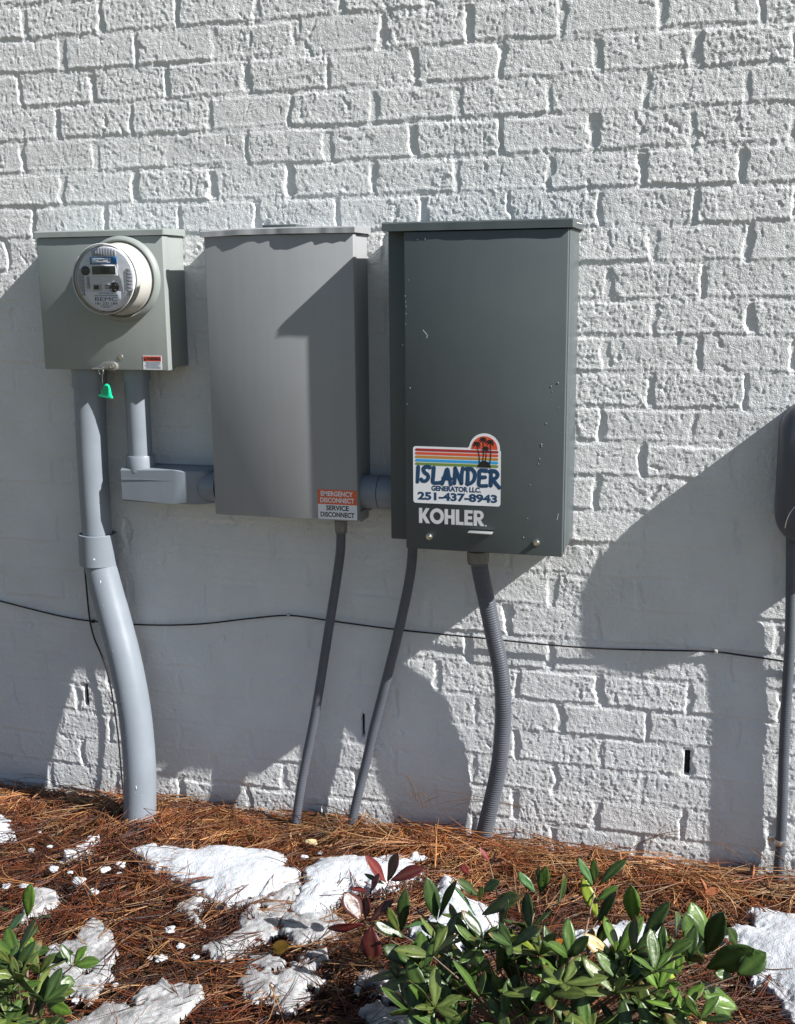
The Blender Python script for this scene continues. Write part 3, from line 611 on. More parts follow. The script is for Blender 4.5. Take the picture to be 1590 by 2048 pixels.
# island sticker
YS = -.1655
def arc(cx, cz, r, a0, a1, n=10): return [(cx+r*math.cos(R(a0+(a1-a0)*i/n)), cz+r*math.sin(R(a0+(a1-a0)*i/n))) for i in range(n+1)]
x0, x1, z0, z1 = .9295, 1.1285, .8835, 1.0120
pts = arc(x0+.006, z0+.006, .006, 180, 270)+arc(x1-.006, z0+.006, .006, 270, 360)+[(x1, 1.0055)]+arc(1.0920, 1.0105, .0345, -4, 172, 26)+[(1.054, 1.0120)]+arc(x0+.006, z1-.006, .006, 90, 180)
bm = BM(); prism(bm, pts, YS-.0004, YS); sk = obj('island_sticker', bm, M['white'], gb); sk['label'] = 'white sticker with red sun, palm trees and coloured stripes'
def bar(x0, x1, z, r, y, m_, name):
    b_ = BM(); n = 8; p_ = arc(x0+r, z, r, 90, 270, 8)+arc(x1-r, z, r, 270, 450, 8); prism(b_, p_, y-.0003, y); return obj(name, b_, m_, sk)
for i, (nm) in enumerate(('s1', 's2', 's3', 's4', 's5')): bar(.9345, 1.1235, 1.0045-i*.0079, .0029, YS-.0004, M[nm], 'stripe')
bm = BM(); prism(bm, arc(1.0920, 1.0095, .0295, 0, 180, 26), YS-.0006, YS-.0004); obj('red_sun', bm, M['s2'], sk)
bm = BM(); prism(bm, arc(1.0920, .9695, .0150, 0, 180, 16), YS-.0011, YS-.0007)
for bx, tx_, tz in ((1.0815, 1.0745, 1.0200), (1.0880, 1.0890, 1.0300), (1.0930, 1.0950, 1.0100), (1.1045, 1.1050, 1.0250)):
    P_ = spline([(bx, YS-.0009, .978), ((bx+tx_)/2+.002, YS-.0009, (.978+tz)/2), (tx_, YS-.0009, tz)], 6); tube(bm, P_, [.0013-.0006*i/(len(P_)-1) for i in range(len(P_))], 6, True, .2)
    for a in (-35, 5, 45, 90, 135, 175, 215):
        ln = .0095; e = (tx_+ln*math.cos(R(a)), YS-.0009, tz+ln*math.sin(R(a))*.75-.0035); m_ = (tx_+ln*.55*math.cos(R(a)), YS-.0009, tz+ln*.6*math.sin(R(a))+.0012)
        P_ = spline([(tx_, YS-.0009, tz), m_, e], 4); tube(bm, P_, [.0011, .0013, .0014, .0015, .0014, .0012, .0009, .0005, .0003][:len(P_)], 6, True, .2)
obj('palm_trees', bm, M['ink'], sk)
# brush lettering
GL = {'I': ([[(.14, 1.0), (.08, .0)]], .26), 'S': ([[(.62, .95), (.40, 1.0), (.16, .86), (.22, .62), (.44, .46), (.50, .26), (.34, .04), (.08, .02), (.0, .12)]], .66),
      'L': ([[(.14, 1.02), (.10, .5), (.08, .03), (.42, .0), (.62, .04)]], .62), 'A': ([[(.0, .0), (.22, .55), (.38, 1.0), (.50, .5), (.62, -.02)], [(.10, .34), (.62, .30)]], .72),
      'N': ([[(.06, .0), (.10, .55), (.12, 1.0)], [(.12, 1.0), (.34, .5), (.56, .02)], [(.56, .02), (.58, .55), (.66, 1.02)]], .78), 'D': ([[(.12, .0), (.14, 1.0)], [(.0, .98), (.36, 1.0), (.62, .72), (.58, .30), (.34, .04), (.08, .0)]], .74),
      'E': ([[(.60, 1.0), (.14, .98), (.10, .5), (.10, .02), (.60, .0)], [(.12, .50), (.50, .53)]], .68), 'R': ([[(.12, .0), (.14, 1.0)], [(.02, .96), (.40, 1.0), (.60, .78), (.46, .54), (.16, .48)], [(.26, .48), (.46, .2), (.72, -.08)]], .74)}
bm = BM(); word = 'ISLANDER'; adv = [GL[c][1] for c in word]; tot = sum(adv)+.10*len(word); sx = .193/tot; hh = .0335; xx = .9370
for i, c in enumerate(word):
    zz = .9320-i*.0003
    for st in GL[c][0]:
        P_ = spline([(xx+p[0]*sx, YS-.0006, zz+p[1]*hh+.0018*math.sin(i*1.7)) for p in st], 6) if len(st) > 2 else [Vector((xx+p[0]*sx, YS-.0006, zz+p[1]*hh)) for p in st]
        L_ = len(P_); tube(bm, P_, [.0050-.0008*i_/(L_-1) for i_ in range(L_)], 10, True, .07)
        for e in (P_[0], P_[-1]):
            t = bmesh.new(); bmesh.ops.create_icosphere(t, subdivisions=2, radius=.0046)
            for v in t.verts: v.co.y *= .07
            merge(bm, t, Matrix.Translation(e))
    xx += (GL[c][1]+.10)*sx
obj('brush_lettering', bm, M['navy'], sk)
text('line_print', 'GENERATOR LLC.', .9715, 1.0850, .9125, .9245, YS-.0004, M['navy'], sk, .05)
text('phone_number', '251-437-8943', .9395, 1.1215, .8905, .9095, YS-.0004, M['navy'], sk, .045)
# maker lettering
KL = {'K': [[(0, 0), (.22, 0), (.22, .38), (.30, .30), (.5, 0), (.76, 0), (.44, .52), (.74, 1), (.48, 1), (.22, .60), (.22, 1), (0, 1)]],
      'H': [[(0, 0), (.23, 0), (.23, .40), (.47, .40), (.47, 0), (.70, 0), (.70, 1), (.47, 1), (.47, .60), (.23, .60), (.23, 1), (0, 1)]],
      'L': [[(0, 0), (.54, 0), (.54, .2), (.23, .2), (.23, 1), (0, 1)]], 'E': [[(0, 0), (.56, 0), (.56, .2), (.23, .2), (.23, .4), (.52, .4), (.52, .6), (.23, .6), (.23, .8), (.56, .8), (.56, 1), (0, 1)]]}
def kohler():
    z0, h, s = .8375, .0345, .0330; x = .9425; bms = BM(); Yk = YS
    def P(pl, x): prism(bms, [(x+a*s, z0+b*h) for a, b in pl], Yk-.0005, Yk)
    def ringp(x):
        n = 28; ro, ri = .5, .27; cx, cz = x+.46*s, z0+.5*h
        for k in range(n):
            a0, a1 = 2*math.pi*k/n, 2*math.pi*(k+1)/n; q = [(cx+r_*.50/.5*math.cos(a)*s*.98, cz+r_*math.sin(a)*h*1.04) for r_, a in ((ro, a0), (ro, a1), (ri, a1), (ri, a0))]
            prism(bms, q, Yk-.0005, Yk)
    P(KL['K'][0], x); x += .80*s; ringp(x); x += 1.0*s; P(KL['H'][0], x); x += .78*s; P(KL['L'][0], x); x += .60*s; P(KL['E'][0], x); x += .64*s
    # R
    P([(0, 0), (.22, 0), (.22, 1), (0, 1)], x); n = 14
    for k in range(n):
        a0, a1 = -math.pi/2+math.pi*k/n, -math.pi/2+math.pi*(k+1)/n
        q = [(.36+.32*math.cos(a0), .69+.31*math.sin(a0)), (.36+.32*math.cos(a1), .69+.31*math.sin(a1)), (.36+.11*math.cos(a1), .69+.13*math.sin(a1)), (.36+.11*math.cos(a0), .69+.13*math.sin(a0))]; P(q, x)
    P([(.222, .38), (.36, .38), (.36, .56), (.222, .56)], x); P([(.222, .82), (.36, .82), (.36, 1), (.222, 1)], x); P([(.22, .38), (.46, 0), (.74, 0), (.46, .40)], x)
    lathe(bms, [(.0016, Yk), (.0016, Yk-.0005), (0, Yk-.0005)], x+.84*s, z0+.001, 12)
    o = obj('maker_lettering', bms, M['silver'], gb)
    return o
kohler()

# ------------------------------------------------------------------ rigid conduits
def path(P): return [at(x, y, d) for x, y, d in P]
rp = thing('riser_pipe', (.14, -.14, 0), 'wide grey plastic riser pipe with a coupling, running from the leftmost box into the straw', 'pipe')
up = spline(path([(178, 735, .056), (180, 800, .056), (184, 900, .056), (190, 1000, .056), (196, 1090, .056)]), 8)
bm = BM(); tube(bm, up, .0385, 48); obj('upper_pipe', bm, M['pvc'], rp, 60)
bm = BM(); tube(bm, [Vector(up[0])+Vector((0, 0, .02)), at(179, 775, .056)], [.0425, .0425], 48); obj('top_collar', bm, M['pvc'], rp, 60)
c0, c1 = at(195, 1066, .057), at(198, 1128, .058)
ax = (c1-c0).normalized()
bm = BM(); tube(bm, [c0, c0+ax*.0015, c1-ax*.001, c1, c1+ax*.0005, c0+ax*.02], [.0475, .0490, .0490, .048, .0435, .040], 48, False)
tube(bm, [c0+ax*.02, c0+ax*.0005, c0], [.041, .043, .0475], 48, False); bmesh.ops.remove_doubles(bm, verts=bm.verts[:], dist=.00005); obj('coupling', bm, M['pvc'], rp, 40)
lo = spline(path([(197, 1105, .057), (204, 1140, .060), (219, 1200, .070), (235, 1260, .082), (250, 1320, .096), (264, 1390, .110), (273, 1454, .122), (279, 1530, .134), (280, 1600, .142), (279, 1670, .150), (278, 1720, .154)]), 6)
bm = BM(); tube(bm, lo, .0420, 48); obj('lower_pipe', bm, M['pvc'], rp, 60)
bm = BM(); rs = np.random.RandomState(6)
for k in range(80):   # splashes of white paint on the pipe
    i = rs.randint(3, len(lo)-12); c = lo[i]; a = rs.uniform(-2.6, -.2)
    p = Vector((c.x+.0421*math.cos(a), c.y+.0421*math.sin(a), c.z+rs.uniform(-.01, .01))); r = rs.uniform(.0003, .0008) if k > 12 else rs.uniform(.0007, .0013)
    t = bmesh.new(); bmesh.ops.create_icosphere(t, subdivisions=1, radius=r)
    for v in t.verts: v.co.z *= rs.uniform(.8, 1.6) if k > 12 else rs.uniform(2, 6)
    merge(bm, t, Matrix.Translation(p))
o = obj('paint_specks', bm, M['white'], rp, 180); o['kind'] = 'stuff'
for (x, y, d) in ((172, 944, .094), (186, 1119, .106)):
    p = at(x, y, d); bm = BM()
    for q in range(5): t = bmesh.new(); bmesh.ops.create_icosphere(t, subdivisions=1, radius=.0016); merge(bm, t, Matrix.Translation(p+Vector((rs.uniform(-.005, .005), .002, rs.uniform(-.002, .002)))))
    obj('paint_chip', bm, M['white'], rp, 180)

ce = thing('conduit_elbow', (.2, 0, .83), 'grey plastic conduit body and short pipe joining the leftmost box to the middle box', 'conduit')
bm = BM(); tube(bm, [(.1895, -.062, 1.18), (.1890, -.062, .93)], .0302, 40); obj('pipe', bm, M['pvc'], ce, 60)
bm = BM(); tube(bm, [(.1895, -.062, 1.182), (.1895, -.062, 1.138)], .0340, 40); obj('top_collar', bm, M['pvc'], ce, 60)
bm = BM(); tube(bm, [(.1892, -.062, .952), (.1892, -.062, .950), (.1890, -.062, .912)], [.0345, .0358, .0358], 40); obj('collar', bm, M['pvc'], ce, 40)
pts = [(.1475, .846)]+[(.1475, .914), (.153, .9215)]+[(.30, .9215)]+[(.335+.055*math.cos(a), .880+.0415*math.sin(a)) for a in np.linspace(math.pi/2, -math.pi/2, 16)]+[(.153, .8385)]
def lbbody():
    t = bmesh.new(); pl = [(.1475, -.030), (.1475, -.092), (.151, -.0965), (.295, -.0985)]+[(.330+.062*math.sin(a), -.053-.045*math.cos(a)) for a in np.linspace(.05, math.pi/2, 12)]+[(.392, -.020), (.15, -.020)]
    vs = [t.verts.new((a, b, .8375)) for a, b in pl]; f = t.faces.new(vs); r = bmesh.ops.extrude_face_region(t, geom=[f])
    for v in [g for g in r['geom'] if isinstance(g, bmesh.types.BMVert)]: v.co.z = .9225
    ed = [e for e in t.edges if abs(e.verts[0].co.z-e.verts[1].co.z) < 1e-6]; bmesh.ops.bevel(t, geom=ed, offset=.006, segments=4, affect='EDGES', profile=.5); return t
bm = BM(); merge(bm, lbbody()); obj('fitting_body', bm, M['pvc'], ce, 40)
bm = BM(); box(bm, .150, .388, -.020, -.0165, .8360, .9245, .0008); obj('back_cover', bm, M['pvc'], ce)
bm = BM(); box(bm, .156, .300, -.0986, -.0975, .8955, .8961); obj('mould_seam', bm, M['pvc'], ce)
bm = BM(); tube(bm, [(.365, -.060, .8800), (.40, -.060, .8800), (.404, -.060, .88)], [.0385, .0385, .040], 40); obj('outlet_collar', bm, M['pvc'], ce, 40)
bm = BM(); tube(bm, [(.404, -.060, .880), (.4075, -.060, .880)], .0375, 40, False); obj('gasket', bm, M['black'], ce, 60)
bm = BM(); tube(bm, [(.4075, -.060, .880), (.4170, -.060, .880)], .0390, 40); obj('outlet_hub', bm, M['pvc'], ce, 60)
nb_ = thing('conduit_nipple', (.82, -.06, .845), 'short thick grey plastic conduit between the middle box and the dark slate box', 'conduit')
bm = BM(); tube(bm, [(.7765, -.060, .884), (.780, -.060, .884), (.8185, -.060, .884)], [.0400, .0400, .0400], 40); obj('left_hub', bm, M['pvc'], nb_, 60)
bm = BM(); tube(bm, [(.8185, -.060, .884), (.8205, -.060, .884)], .0388, 40, False); obj('gasket', bm, M['black'], nb_, 60)
bm = BM(); tube(bm, [(.8205, -.060, .884), (.8625, -.060, .884)], .0400, 40); obj('right_hub', bm, M['pvc'], nb_, 60)

# ------------------------------------------------------------------ flexible conduits
def flex(name, P, r, pitch, label, conn=None):
    c = resample(spline(path(P), 10), pitch/4); t = thing(name, (c[-1].x, c[-1].y, 0), label, 'conduit', 'flexible conduits hanging from the boxes')
    rr = [r*(1-.035*(1-math.cos(2*math.pi*i/4))) for i in range(len(c))]
    bm = BM(); tube(bm, c, rr, 24); obj('tubing', bm, M['pvcdark'], t, 180)
    if conn:
        bm = BM(); a = c[0]; k = conn
        tube(bm, [a+Vector((0, 0, .012)), a+Vector((0, 0, .010)), a-Vector((0, 0, .012)), a-Vector((0, 0, .017))], [k, k*1.0, k*.97, k*.82], 8 if k < .02 else 12)
        obj('connector', bm, M['connector'], t, 30)
        bm = BM(); tube(bm, [a-Vector((0, 0, .017)), a-Vector((0, 0, .0185))], [k*.88, k*.88], 24); obj('lock_ring', bm, M['connector'], t, 30)
    return t
flex('flexible_conduit', [(682, 1050, .062), (681, 1100, .062), (673, 1160, .060), (662, 1230, .057), (651, 1300, .055), (640, 1370, .054), (628, 1440, .055), (614, 1510, .060), (601, 1580, .070), (591, 1650, .080), (586, 1690, .085)], .0118, .0042, 'thin grey flexible conduit hanging from the bottom of the middle box', .0165)
flex('flexible_conduit', [(826, 1085, .055), (823, 1130, .054), (815, 1180, .052), (800, 1250, .047), (783, 1320, .041), (765, 1390, .036), (747, 1460, .032), (731, 1530, .033), (716, 1590, .040), (704, 1645, .050), (698, 1680, .055)], .0122, .0042, 'thin grey flexible conduit hanging from the left corner of the dark slate box')
flex('flexible_conduit', [(956, 1112, .075), (962, 1150, .072), (973, 1200, .066), (987, 1270, .055), (1001, 1340, .048), (1006, 1400, .045), (1005, 1460, .040), (998, 1530, .036), (986, 1590, .034), (972, 1650, .034), (962, 1690, .036)], .0205, .0060, 'thick ribbed grey flexible conduit hanging from the middle of the dark slate box', .0265)

# ------------------------------------------------------------------ cables
def cable(name, P, r, label, group=None):
    c = spline(path(P), 8); bm = BM(); tube(bm, c, r, 8); o = obj(name, bm, M['black'], None, 60); rebase(o, c[len(c)//2]); tag(o, label, 'cable', group); return o
cb = thing('wall_cable', at(577, 1231, .006), 'thin black cable running across the whole wall behind the conduits', 'cable')
bm = BM(); tube(bm, spline(path([(-260, 1130, .006), (-100, 1175, .006), (0, 1202, .006), (70, 1220, .006), (130, 1234, .005), (190, 1243, .005), (300, 1250, .006), (400, 1248, .006), (500, 1237, .006), (577, 1231, .006), (650, 1240, .006), (700, 1247, .007), (800, 1260, .007), (880, 1268, .008), (1000, 1280, .009), (1100, 1290, .009), (1200, 1297, .009), (1300, 1300, .008), (1420, 1303, .006), (1480, 1310, .007), (1570, 1323, .008), (1700, 1345, .008), (1900, 1380, .008)]), 8), .0021, 8); obj('cable_run', bm, M['black'], cb, 60)
for x, y in ((577, 1231), (1432, 1303), (186, 1243)):
    p = at(x, y, .006); bm = BM(); box(bm, p.x-.004, p.x+.004, -.0095, -.001, p.z-.0035, p.z+.0045, .0015); obj('cable_clip', bm, M['offwhite'] if x > 200 else M['black'], cb)
cable('ground_wire', [(168, 1120, .010), (172, 1165, .010), (179, 1235, .010), (188, 1275, .010), (203, 1310, .010), (216, 1350, .010), (226, 1400, .010), (236, 1470, .012), (244, 1560, .02), (250, 1620, .03)], .0023, 'thin black wire running down the wall behind the wide riser pipe')

# ------------------------------------------------------------------ rounded box at the right
rb = thing('rounded_meter_box', (1.83, 0, .82), 'dark rounded electrical box cut off by the right edge of the picture', 'electrical box')
def rrect(x0, x1, z0, z1, r, n=10):
    out = []
    for cx, cz, a in ((x0+r, z0+r, 180), (x1-r, z0+r, 270), (x1-r, z1-r, 0), (x0+r, z1-r, 90)): out += arc(cx, cz, r, a, a+90, n)
    return out
def shell(bm, prof):
    rings = [[bm.verts.new((x, -d, z)) for x, z in rrect(1.708+i, 1.945-i, .812+i, 1.116-i, min(.062+i*2.2, .10))] for d, i in prof]
    for A, B in zip(rings, rings[1:]):
        for k in range(len(A)): bm.faces.new((A[k], A[(k+1) % len(A)], B[(k+1) % len(A)], B[k]))
    bm.faces.new(rings[0][::-1]); bm.faces.new(rings[-1])
bm = BM(); shell(bm, [(.001, 0), (.056, 0), (.066, .0012), (.075, .004), (.082, .009), (.087, .016)]); rbody = obj('body', bm, M['darkplastic'], rb, 50)
bm = BM(); tube(bm, spline([at(1591, 1012, .087), at(1580, 1026, .087), at(1573, 1042, .0865), at(1570, 1056, .086)], 5), .0009, 6); obj('bright_edge', bm, M['strap'], rb)
bm = BM(); tube(bm, [(1.757, -.030, .825), (1.757, -.030, .806)], .0165, 20); obj('connector', bm, M['darkplastic'], rb, 40)
rc = flex('flexible_conduit', [(1583, 1075, .030), (1583, 1120, .028), (1582, 1200, .024), (1579, 1300, .022), (1573, 1400, .020), (1568, 1500, .020), (1565, 1600, .020), (1562, 1680, .020), (1558, 1730, .022), (1554, 1780, .025)], .0122, .0042, 'thin grey flexible conduit under the rounded box at the right edge')
p = at(1561, 1683, .02)
st = thing('conduit_strap', (p.x, 0, p.z), 'small galvanised strap holding the conduit at the right edge to the wall', 'strap')
bm = BM(); tube(bm, [p+Vector((.0, 0, .0065)), p+Vector((.0, 0, .004)), p, p-Vector((0, 0, .004)), p-Vector((0, 0, .0065))], [.0134, .0142, .0136, .0142, .0134], 24, False); obj('band', bm, M['strap'], st, 60)
q = at(1543, 1677, .006); bm = BM(); box(bm, q.x-.009, q.x+.012, -.0055, -.0030, q.z-.0065, q.z+.0060, .001); obj('foot', bm, M['strap'], st)
bm = BM(); lathe(bm, [(.0035, -.0055), (.0035, -.0075), (.002, -.0080), (0, -.0070)], q.x, q.z, 16); obj('screw', bm, M['steel'], st)

# ------------------------------------------------------------------ small things on the straw
def blob(name, px, py, r, sc, m_, label, cat, z=.018, seed=0):
    c = gpt(px, py, .04); bm = BM(); bmesh.ops.create_icosphere(bm, subdivisions=3, radius=r)
    for v in bm.verts:
        v.co *= 1+.45*mnoise.noise(v.co*(1/r)+Vector((seed, 0, 0))); v.co = Vector((v.co.x*sc[0], v.co.y*sc[1], v.co.z*sc[2]))
    o = obj(name, bm, m_, None, 40); o.location = (c.x, c.y, float(top_h(c.x, c.y))+z); ORG[o.name] = o.location.copy(); tag(o, label, cat); return o
blob('brick_chip', 491, 1618, .0125, (1.2, .8, .7), M['brickchip'], 'small red brick chip on the straw by the wall, left of the conduits', 'brick chip', .016, 3)
blob('tan_chip', 621, 1668, .0125, (1.25, .9, .45), M['foam'], 'small pale yellow chip on the straw beside the thin conduit', 'chip', .018, 8)
def flat_leaf(name, px, py, L, W, az, pitch, m_, label, cat, curl=.5, z=.03):
    c = gpt(px, py, .05); bm = BM(); nx, nz = 9, 5; G = []
    for i in range(nx):
        t = i/(nx-1); w = W*math.sin(math.pi*min(1, t*.92+.06))**.7; row_ = []
        for k in range(nz):
            s = (k/(nz-1)-.5)*2; row_.append(bm.verts.new((t*L-L/2, s*w/2, .0+curl*W*.5*(s*s)-.3*curl*L*(t-.5)**2)))
        G.append(row_)
    for a, b in zip(G, G[1:]):
        for k in range(nz-1): bm.faces.new((a[k], a[k+1], b[k+1], b[k]))
    o = obj(name, bm, m_, None, 180); md = o.modifiers.new('thick', 'SOLIDIFY'); md.thickness = .0006
    o.rotation_euler = (pitch, -.3, az); o.location = (c.x, c.y, float(top_h(c.x, c.y))+z); tag(o, label, cat); return o
flat_leaf('fallen_leaf', 563, 1884, .034, .027, .2, .9, M['yellow'], 'round yellow fallen leaf lying between the grey snow patches', 'leaf', .8, .022)
flat_leaf('fallen_leaf', 1405, 1755, .040, .016, 2.0, .8, M['deadleaf'], 'brown curled dead leaf on the straw, left of the darker one beside it', 'leaf', .7, .034)
flat_leaf('fallen_leaf', 1425, 1768, .034, .020, .2, .5, M['deadleaf'], 'darker brown dead leaf on the straw, right of the curled lighter one', 'leaf', .5, .030)
flat_leaf('fallen_leaf', 1508, 1722, .05, .009, 1.5, 1.2, M['deadleaf'], 'narrow pale dead blade standing in the straw near the right conduit', 'leaf', .5, .03)

# ------------------------------------------------------------------ shrubs
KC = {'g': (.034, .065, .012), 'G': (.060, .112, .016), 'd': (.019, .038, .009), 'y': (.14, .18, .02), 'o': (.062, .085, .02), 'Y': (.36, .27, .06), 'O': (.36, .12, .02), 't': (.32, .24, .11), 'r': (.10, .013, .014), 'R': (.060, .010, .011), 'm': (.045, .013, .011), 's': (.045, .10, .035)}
DX = 0.0
def depth_of(y): return .56+DX+(min(max(y, 1680), 2100)-1700)/348*.27
class Foliage:
    def __init__(s): s.V = []; s.F = []; s.C = []
    def leaf(s, base, tip, w, col, rs, nrm=None):
        base, tip = Vector(base), Vector(tip); ax = tip-base; L = ax.length; ax.normalize()
        toc = (Vector(CAM)-base).normalized(); n = nrm or (toc*rs.uniform(.3, .9)+Vector((0, 0, rs.uniform(.2, .9)))+Vector(rs.normal(0, .28, 3))); n = n-ax*n.dot(ax); n.normalize(); sd = ax.cross(n)
        i0 = len(s.V); nl, nw = 11, 5; bend = rs.uniform(-.05, .16)*L; fold = rs.uniform(.04, .20)
        ec = np.array(col); blem = rs.rand() < .18
        for i in range(nl):
            t = i/(nl-1); prof = (math.sin(math.pi*t**1.22)**.72) if 0 < t < 1 else 0
            prof = max(prof, .05 if i < nl-1 else .0)
            for k in range(nw):
                q = (k/(nw-1)-.5)*2; p = base+ax*(t*L)+sd*(q*w/2*prof)+n*(abs(q)**1.3*fold*w*.5*prof-bend*(t*t)+.0009*math.sin(9*t+q*4))
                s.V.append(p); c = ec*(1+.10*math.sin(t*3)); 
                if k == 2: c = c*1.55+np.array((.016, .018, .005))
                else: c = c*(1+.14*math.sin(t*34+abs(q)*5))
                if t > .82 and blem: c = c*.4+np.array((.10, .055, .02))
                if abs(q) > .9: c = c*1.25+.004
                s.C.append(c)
        for i in range(nl-1):
            for k in range(nw-1): a = i0+i*nw+k; s.F.append((a, a+1, a+nw+1, a+nw))
    def build(s, name, parent, label=None):
        me = bpy.data.meshes.new(name); me.from_pydata([tuple(v) for v in s.V], [], s.F); me.update(); ca = me.color_attributes.new('Col', 'FLOAT_COLOR', 'POINT')
        ca.data.foreach_set('color', np.c_[np.array(s.C), np.ones(len(s.C))].ravel().astype(np.float32)); o = link(name, me, M['leaf'], parent, 180)
        md = o.modifiers.new('thick', 'SOLIDIFY'); md.thickness = .0005
        if label: o['label'] = label
        return o
def shrub(name, label, root, whorls, leaves, red, filler, seed, fzone, rlabel=None):
    rs = np.random.RandomState(seed); t = thing(name, root, label, 'shrub'); F = Foliage(); Rd = Foliage(); bm = BM(); rootv = Vector(root)
    def put(fo, L, extra=0):
        bx, by, tx_, ty, w, k = L; d = depth_of(by)+extra+rs.uniform(-.03, .03); b = at(bx, by, d); scale = (b-Vector(CAM)).length/FPX
        e = at(tx_, ty, d+rs.uniform(-.022, .030)); c = np.array(KC[k])*rs.uniform(.85, 1.2)
        fo.leaf(b, e, w*scale*.98, c, rs); return b
    for L in leaves:
        b = put(F, L)
    for L in red: put(Rd, L)
    for (wx, wy) in whorls:
        d = depth_of(wy); b = at(wx, wy, d); mid = b.lerp(rootv, .45)+Vector((rs.uniform(-.02, .02), rs.uniform(-.02, .02), .02)); P_ = spline([b, mid, rootv+Vector((rs.uniform(-.03, .03), rs.uniform(-.03, .03), 0))], 8)
        tube(bm, P_, [.0011+.0030*(i/(len(P_)-1)) for i in range(len(P_))], 7)
    x0, x1, y0f, y1f = fzone
    for _ in range(filler):
        wx = rs.uniform(x0, x1); wy = rs.uniform(y0f(wx), y1f); d = depth_of(wy)+rs.uniform(.03, .13); b = at(wx, wy, d)
        if b.z < .03: continue
        nl = rs.randint(3, 7); a0 = rs.uniform(0, 6.28); kk = rs.choice(list('ggddddgGoo')); 
        for i in range(nl):
            a = a0+i*2.4; el = rs.uniform(.1, 1.1); L_ = rs.uniform(.045, .078); v = Vector((math.cos(a)*math.cos(el), math.sin(a)*math.cos(el), math.sin(el)))
            F.leaf(b, b+v*L_, L_*rs.uniform(.28, .38), np.array(KC[kk if rs.rand() < .95 else rs.choice(list('yoot'))])*rs.uniform(.8, 1.2), rs, Vector((rs.normal(0, .4), rs.normal(0, .4)-.3, 1)))
        mid = b.lerp(rootv, .5)+Vector((0, 0, .015)); P_ = spline([b, mid, rootv], 4); tube(bm, P_, [.0010+.0022*(i/(len(P_)-1)) for i in range(len(P_))], 5)
    obj('stems', bm, M['stem'], t, 60); F.build('foliage', t)
    if red: Rd.build('red_foliage', t, rlabel)
C2 = lambda u, v: (500+u/2.65, 1580+v/2.65)
C3 = lambda u, v: (990+u/2.65, 1580+v/2.65)
C1 = lambda u, v: (u/2.65, 1540+v/2.65)
def tr(fn, L): return [(*fn(a, b), *fn(c, d), w/2.65, k) for a, b, c, d, w, k in L]
RED = tr(C2, [(722,490,612,348,88,'r'),(728,485,785,330,80,'m'),(745,480,910,400,84,'R'),(640,540,680,440,48,'R'),(620,535,530,520,38,'r'),(590,690,500,540,105,'m'),(610,680,620,565,58,'R'),(630,700,765,575,50,'m'),(600,710,405,750,52,'r'),(640,720,640,920,112,'R'),(635,505,612,485,30,'r'),(1160,450,1120,395,38,'r'),(1270,380,1215,305,34,'r'),(1270,390,1310,335,34,'R'),(1270,385,1350,370,30,'R')])
GRN = tr(C2, [(800,750,820,530,64,'d'),(715,500,600,440,26,'o'),(790,760,730,620,44,'o'),(810,730,940,690,34,'s'),(820,780,660,700,66,'d'),(990,690,940,465,84,'d'),(1000,680,1070,480,54,'d'),(1195,665,1065,475,88,'s'),(1210,560,1100,465,64,'d'),(1230,540,1310,480,64,'g'),(1212,590,1225,515,42,'y'),(1230,660,1420,540,112,'d'),(1200,690,1010,655,28,'o'),(1100,790,900,710,84,'d'),(1110,790,1060,600,64,'d'),(1200,760,1090,740,60,'d'),(900,900,940,780,68,'d'),(890,930,700,830,90,'d'),(880,960,615,990,84,'d'),(890,1000,675,1050,84,'g'),(1040,1100,970,905,88,'G'),(1290,985,1130,850,84,'G'),(1050,1180,1060,1060,52,'Y'),(1095,1140,1190,950,84,'g'),(880,1130,790,1030,92,'d'),(1310,960,1380,740,104,'G'),(1320,770,1350,585,78,'o'),(1400,1060,1400,800,112,'d'),(1410,1050,1470,700,84,'g'),(1390,1080,1280,1000,74,'o'),(1400,1090,1590,1040,84,'d'),(1390,1100,1480,1190,64,'o'),(1270,1150,1170,1130,52,'o'),(930,1240,840,1130,70,'g'),(1020,1240,1140,1190,64,'d'),(1500,1000,1480,860,80,'d'),(780,1000,760,900,60,'d'),(1140,900,1050,840,64,'g'),(980,860,1080,820,54,'g')])
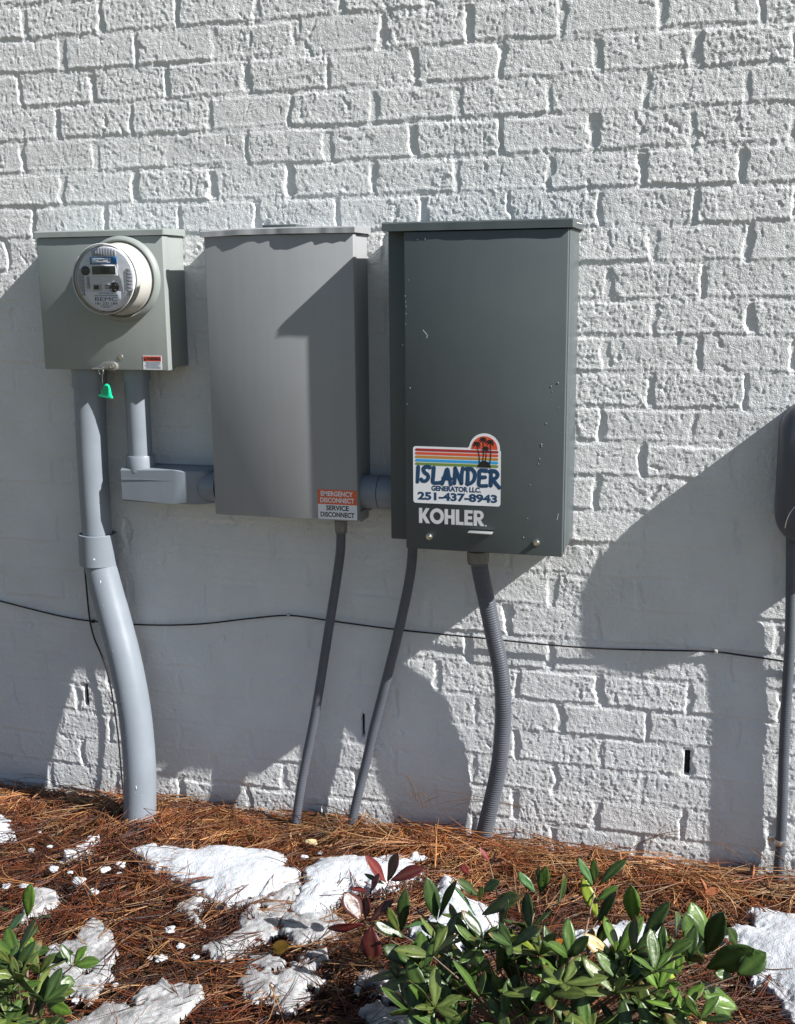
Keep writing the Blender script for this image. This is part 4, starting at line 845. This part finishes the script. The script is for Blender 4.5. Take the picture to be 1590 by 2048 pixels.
GRN += tr(C3, [(215,545,122,435,46,'s'),(240,550,270,405,64,'g'),(235,540,210,405,44,'d'),(330,620,390,460,64,'d'),(520,510,440,360,42,'s'),(530,500,525,375,48,'d'),(550,505,685,355,54,'d'),(545,680,460,470,62,'y'),(535,590,650,510,44,'g'),(530,720,630,540,54,'d'),(545,830,600,680,64,'d'),(735,710,715,520,90,'G'),(740,780,740,700,84,'o'),(770,830,905,590,74,'d'),(730,870,730,800,64,'d'),(760,950,755,865,100,'G'),(490,870,520,730,56,'t'),(410,795,235,865,78,'O'),(1105,880,1000,650,114,'g'),(1110,870,1060,600,114,'G'),(1120,870,1210,645,104,'d'),(1120,945,1370,850,124,'g'),(960,790,965,645,78,'g'),(975,980,975,820,54,'G'),(1035,950,1030,820,54,'d'),(930,820,890,740,42,'y'),(960,1000,885,945,64,'y'),(1285,980,1435,860,114,'g'),(1290,970,1360,880,70,'d'),(1285,830,1240,730,64,'d'),(1260,985,1165,975,52,'g'),(1090,1010,1255,1210,114,'g'),(1100,1090,1290,1150,80,'G'),(740,1050,930,1010,84,'d'),(940,1030,980,1190,94,'d'),(550,1110,420,990,94,'o'),(560,1050,545,900,72,'y'),(210,1080,385,990,114,'d'),(640,1190,780,1120,94,'g'),(380,1230,510,1190,64,'g'),(880,1230,790,1110,84,'d'),(300,1000,240,900,84,'d'),(100,1000,60,860,84,'g'),(640,1090,600,960,70,'G'),(700,1100,640,1010,70,'d')])
shrub('leafy_shrub', 'low shrub with glossy oval green leaves and red leaved shoots at the lower right', (1.33, -.80, .0),
      [C2(722,495), C2(600,700), C2(810,770), C2(990,695), C2(1210,600), C2(1110,790), C2(890,930), C2(1040,1110), C2(1400,1080), C2(1320,960), C3(230,560), C3(535,510), C3(545,690), C3(750,790), C3(1110,900), C3(970,990), C3(1285,985), C3(560,1110), C3(1090,1010), C3(490,880), C2(1270,390)], GRN, RED, 66, 21,
      (820, 1400, lambda x: 1850+60*abs(x-1050)/300, 2110), 'dark red oval leaves at the left end of the shrub')
DX = .22
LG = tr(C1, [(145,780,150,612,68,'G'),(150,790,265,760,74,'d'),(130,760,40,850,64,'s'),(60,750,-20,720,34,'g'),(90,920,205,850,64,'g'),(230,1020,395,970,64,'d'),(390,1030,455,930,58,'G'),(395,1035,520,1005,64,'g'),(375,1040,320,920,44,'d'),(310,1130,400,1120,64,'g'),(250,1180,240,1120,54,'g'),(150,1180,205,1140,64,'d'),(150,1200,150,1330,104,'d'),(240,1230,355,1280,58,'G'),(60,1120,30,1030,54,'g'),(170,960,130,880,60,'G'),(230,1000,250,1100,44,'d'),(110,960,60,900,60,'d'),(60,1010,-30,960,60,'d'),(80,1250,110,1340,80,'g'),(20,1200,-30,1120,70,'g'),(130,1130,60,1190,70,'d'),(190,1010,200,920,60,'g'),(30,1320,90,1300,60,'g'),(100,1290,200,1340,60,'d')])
shrub('leafy_shrub', 'small glossy green shrub at the lower left corner', (.44, -1.04, .0), [C1(145,790), C1(85,925), C1(235,1020), C1(388,1035), C1(305,1130), C1(150,1195), C1(245,1225), C1(60,1010)], LG, [], 26, 22, (-90, 90, lambda x: 1900, 2100))
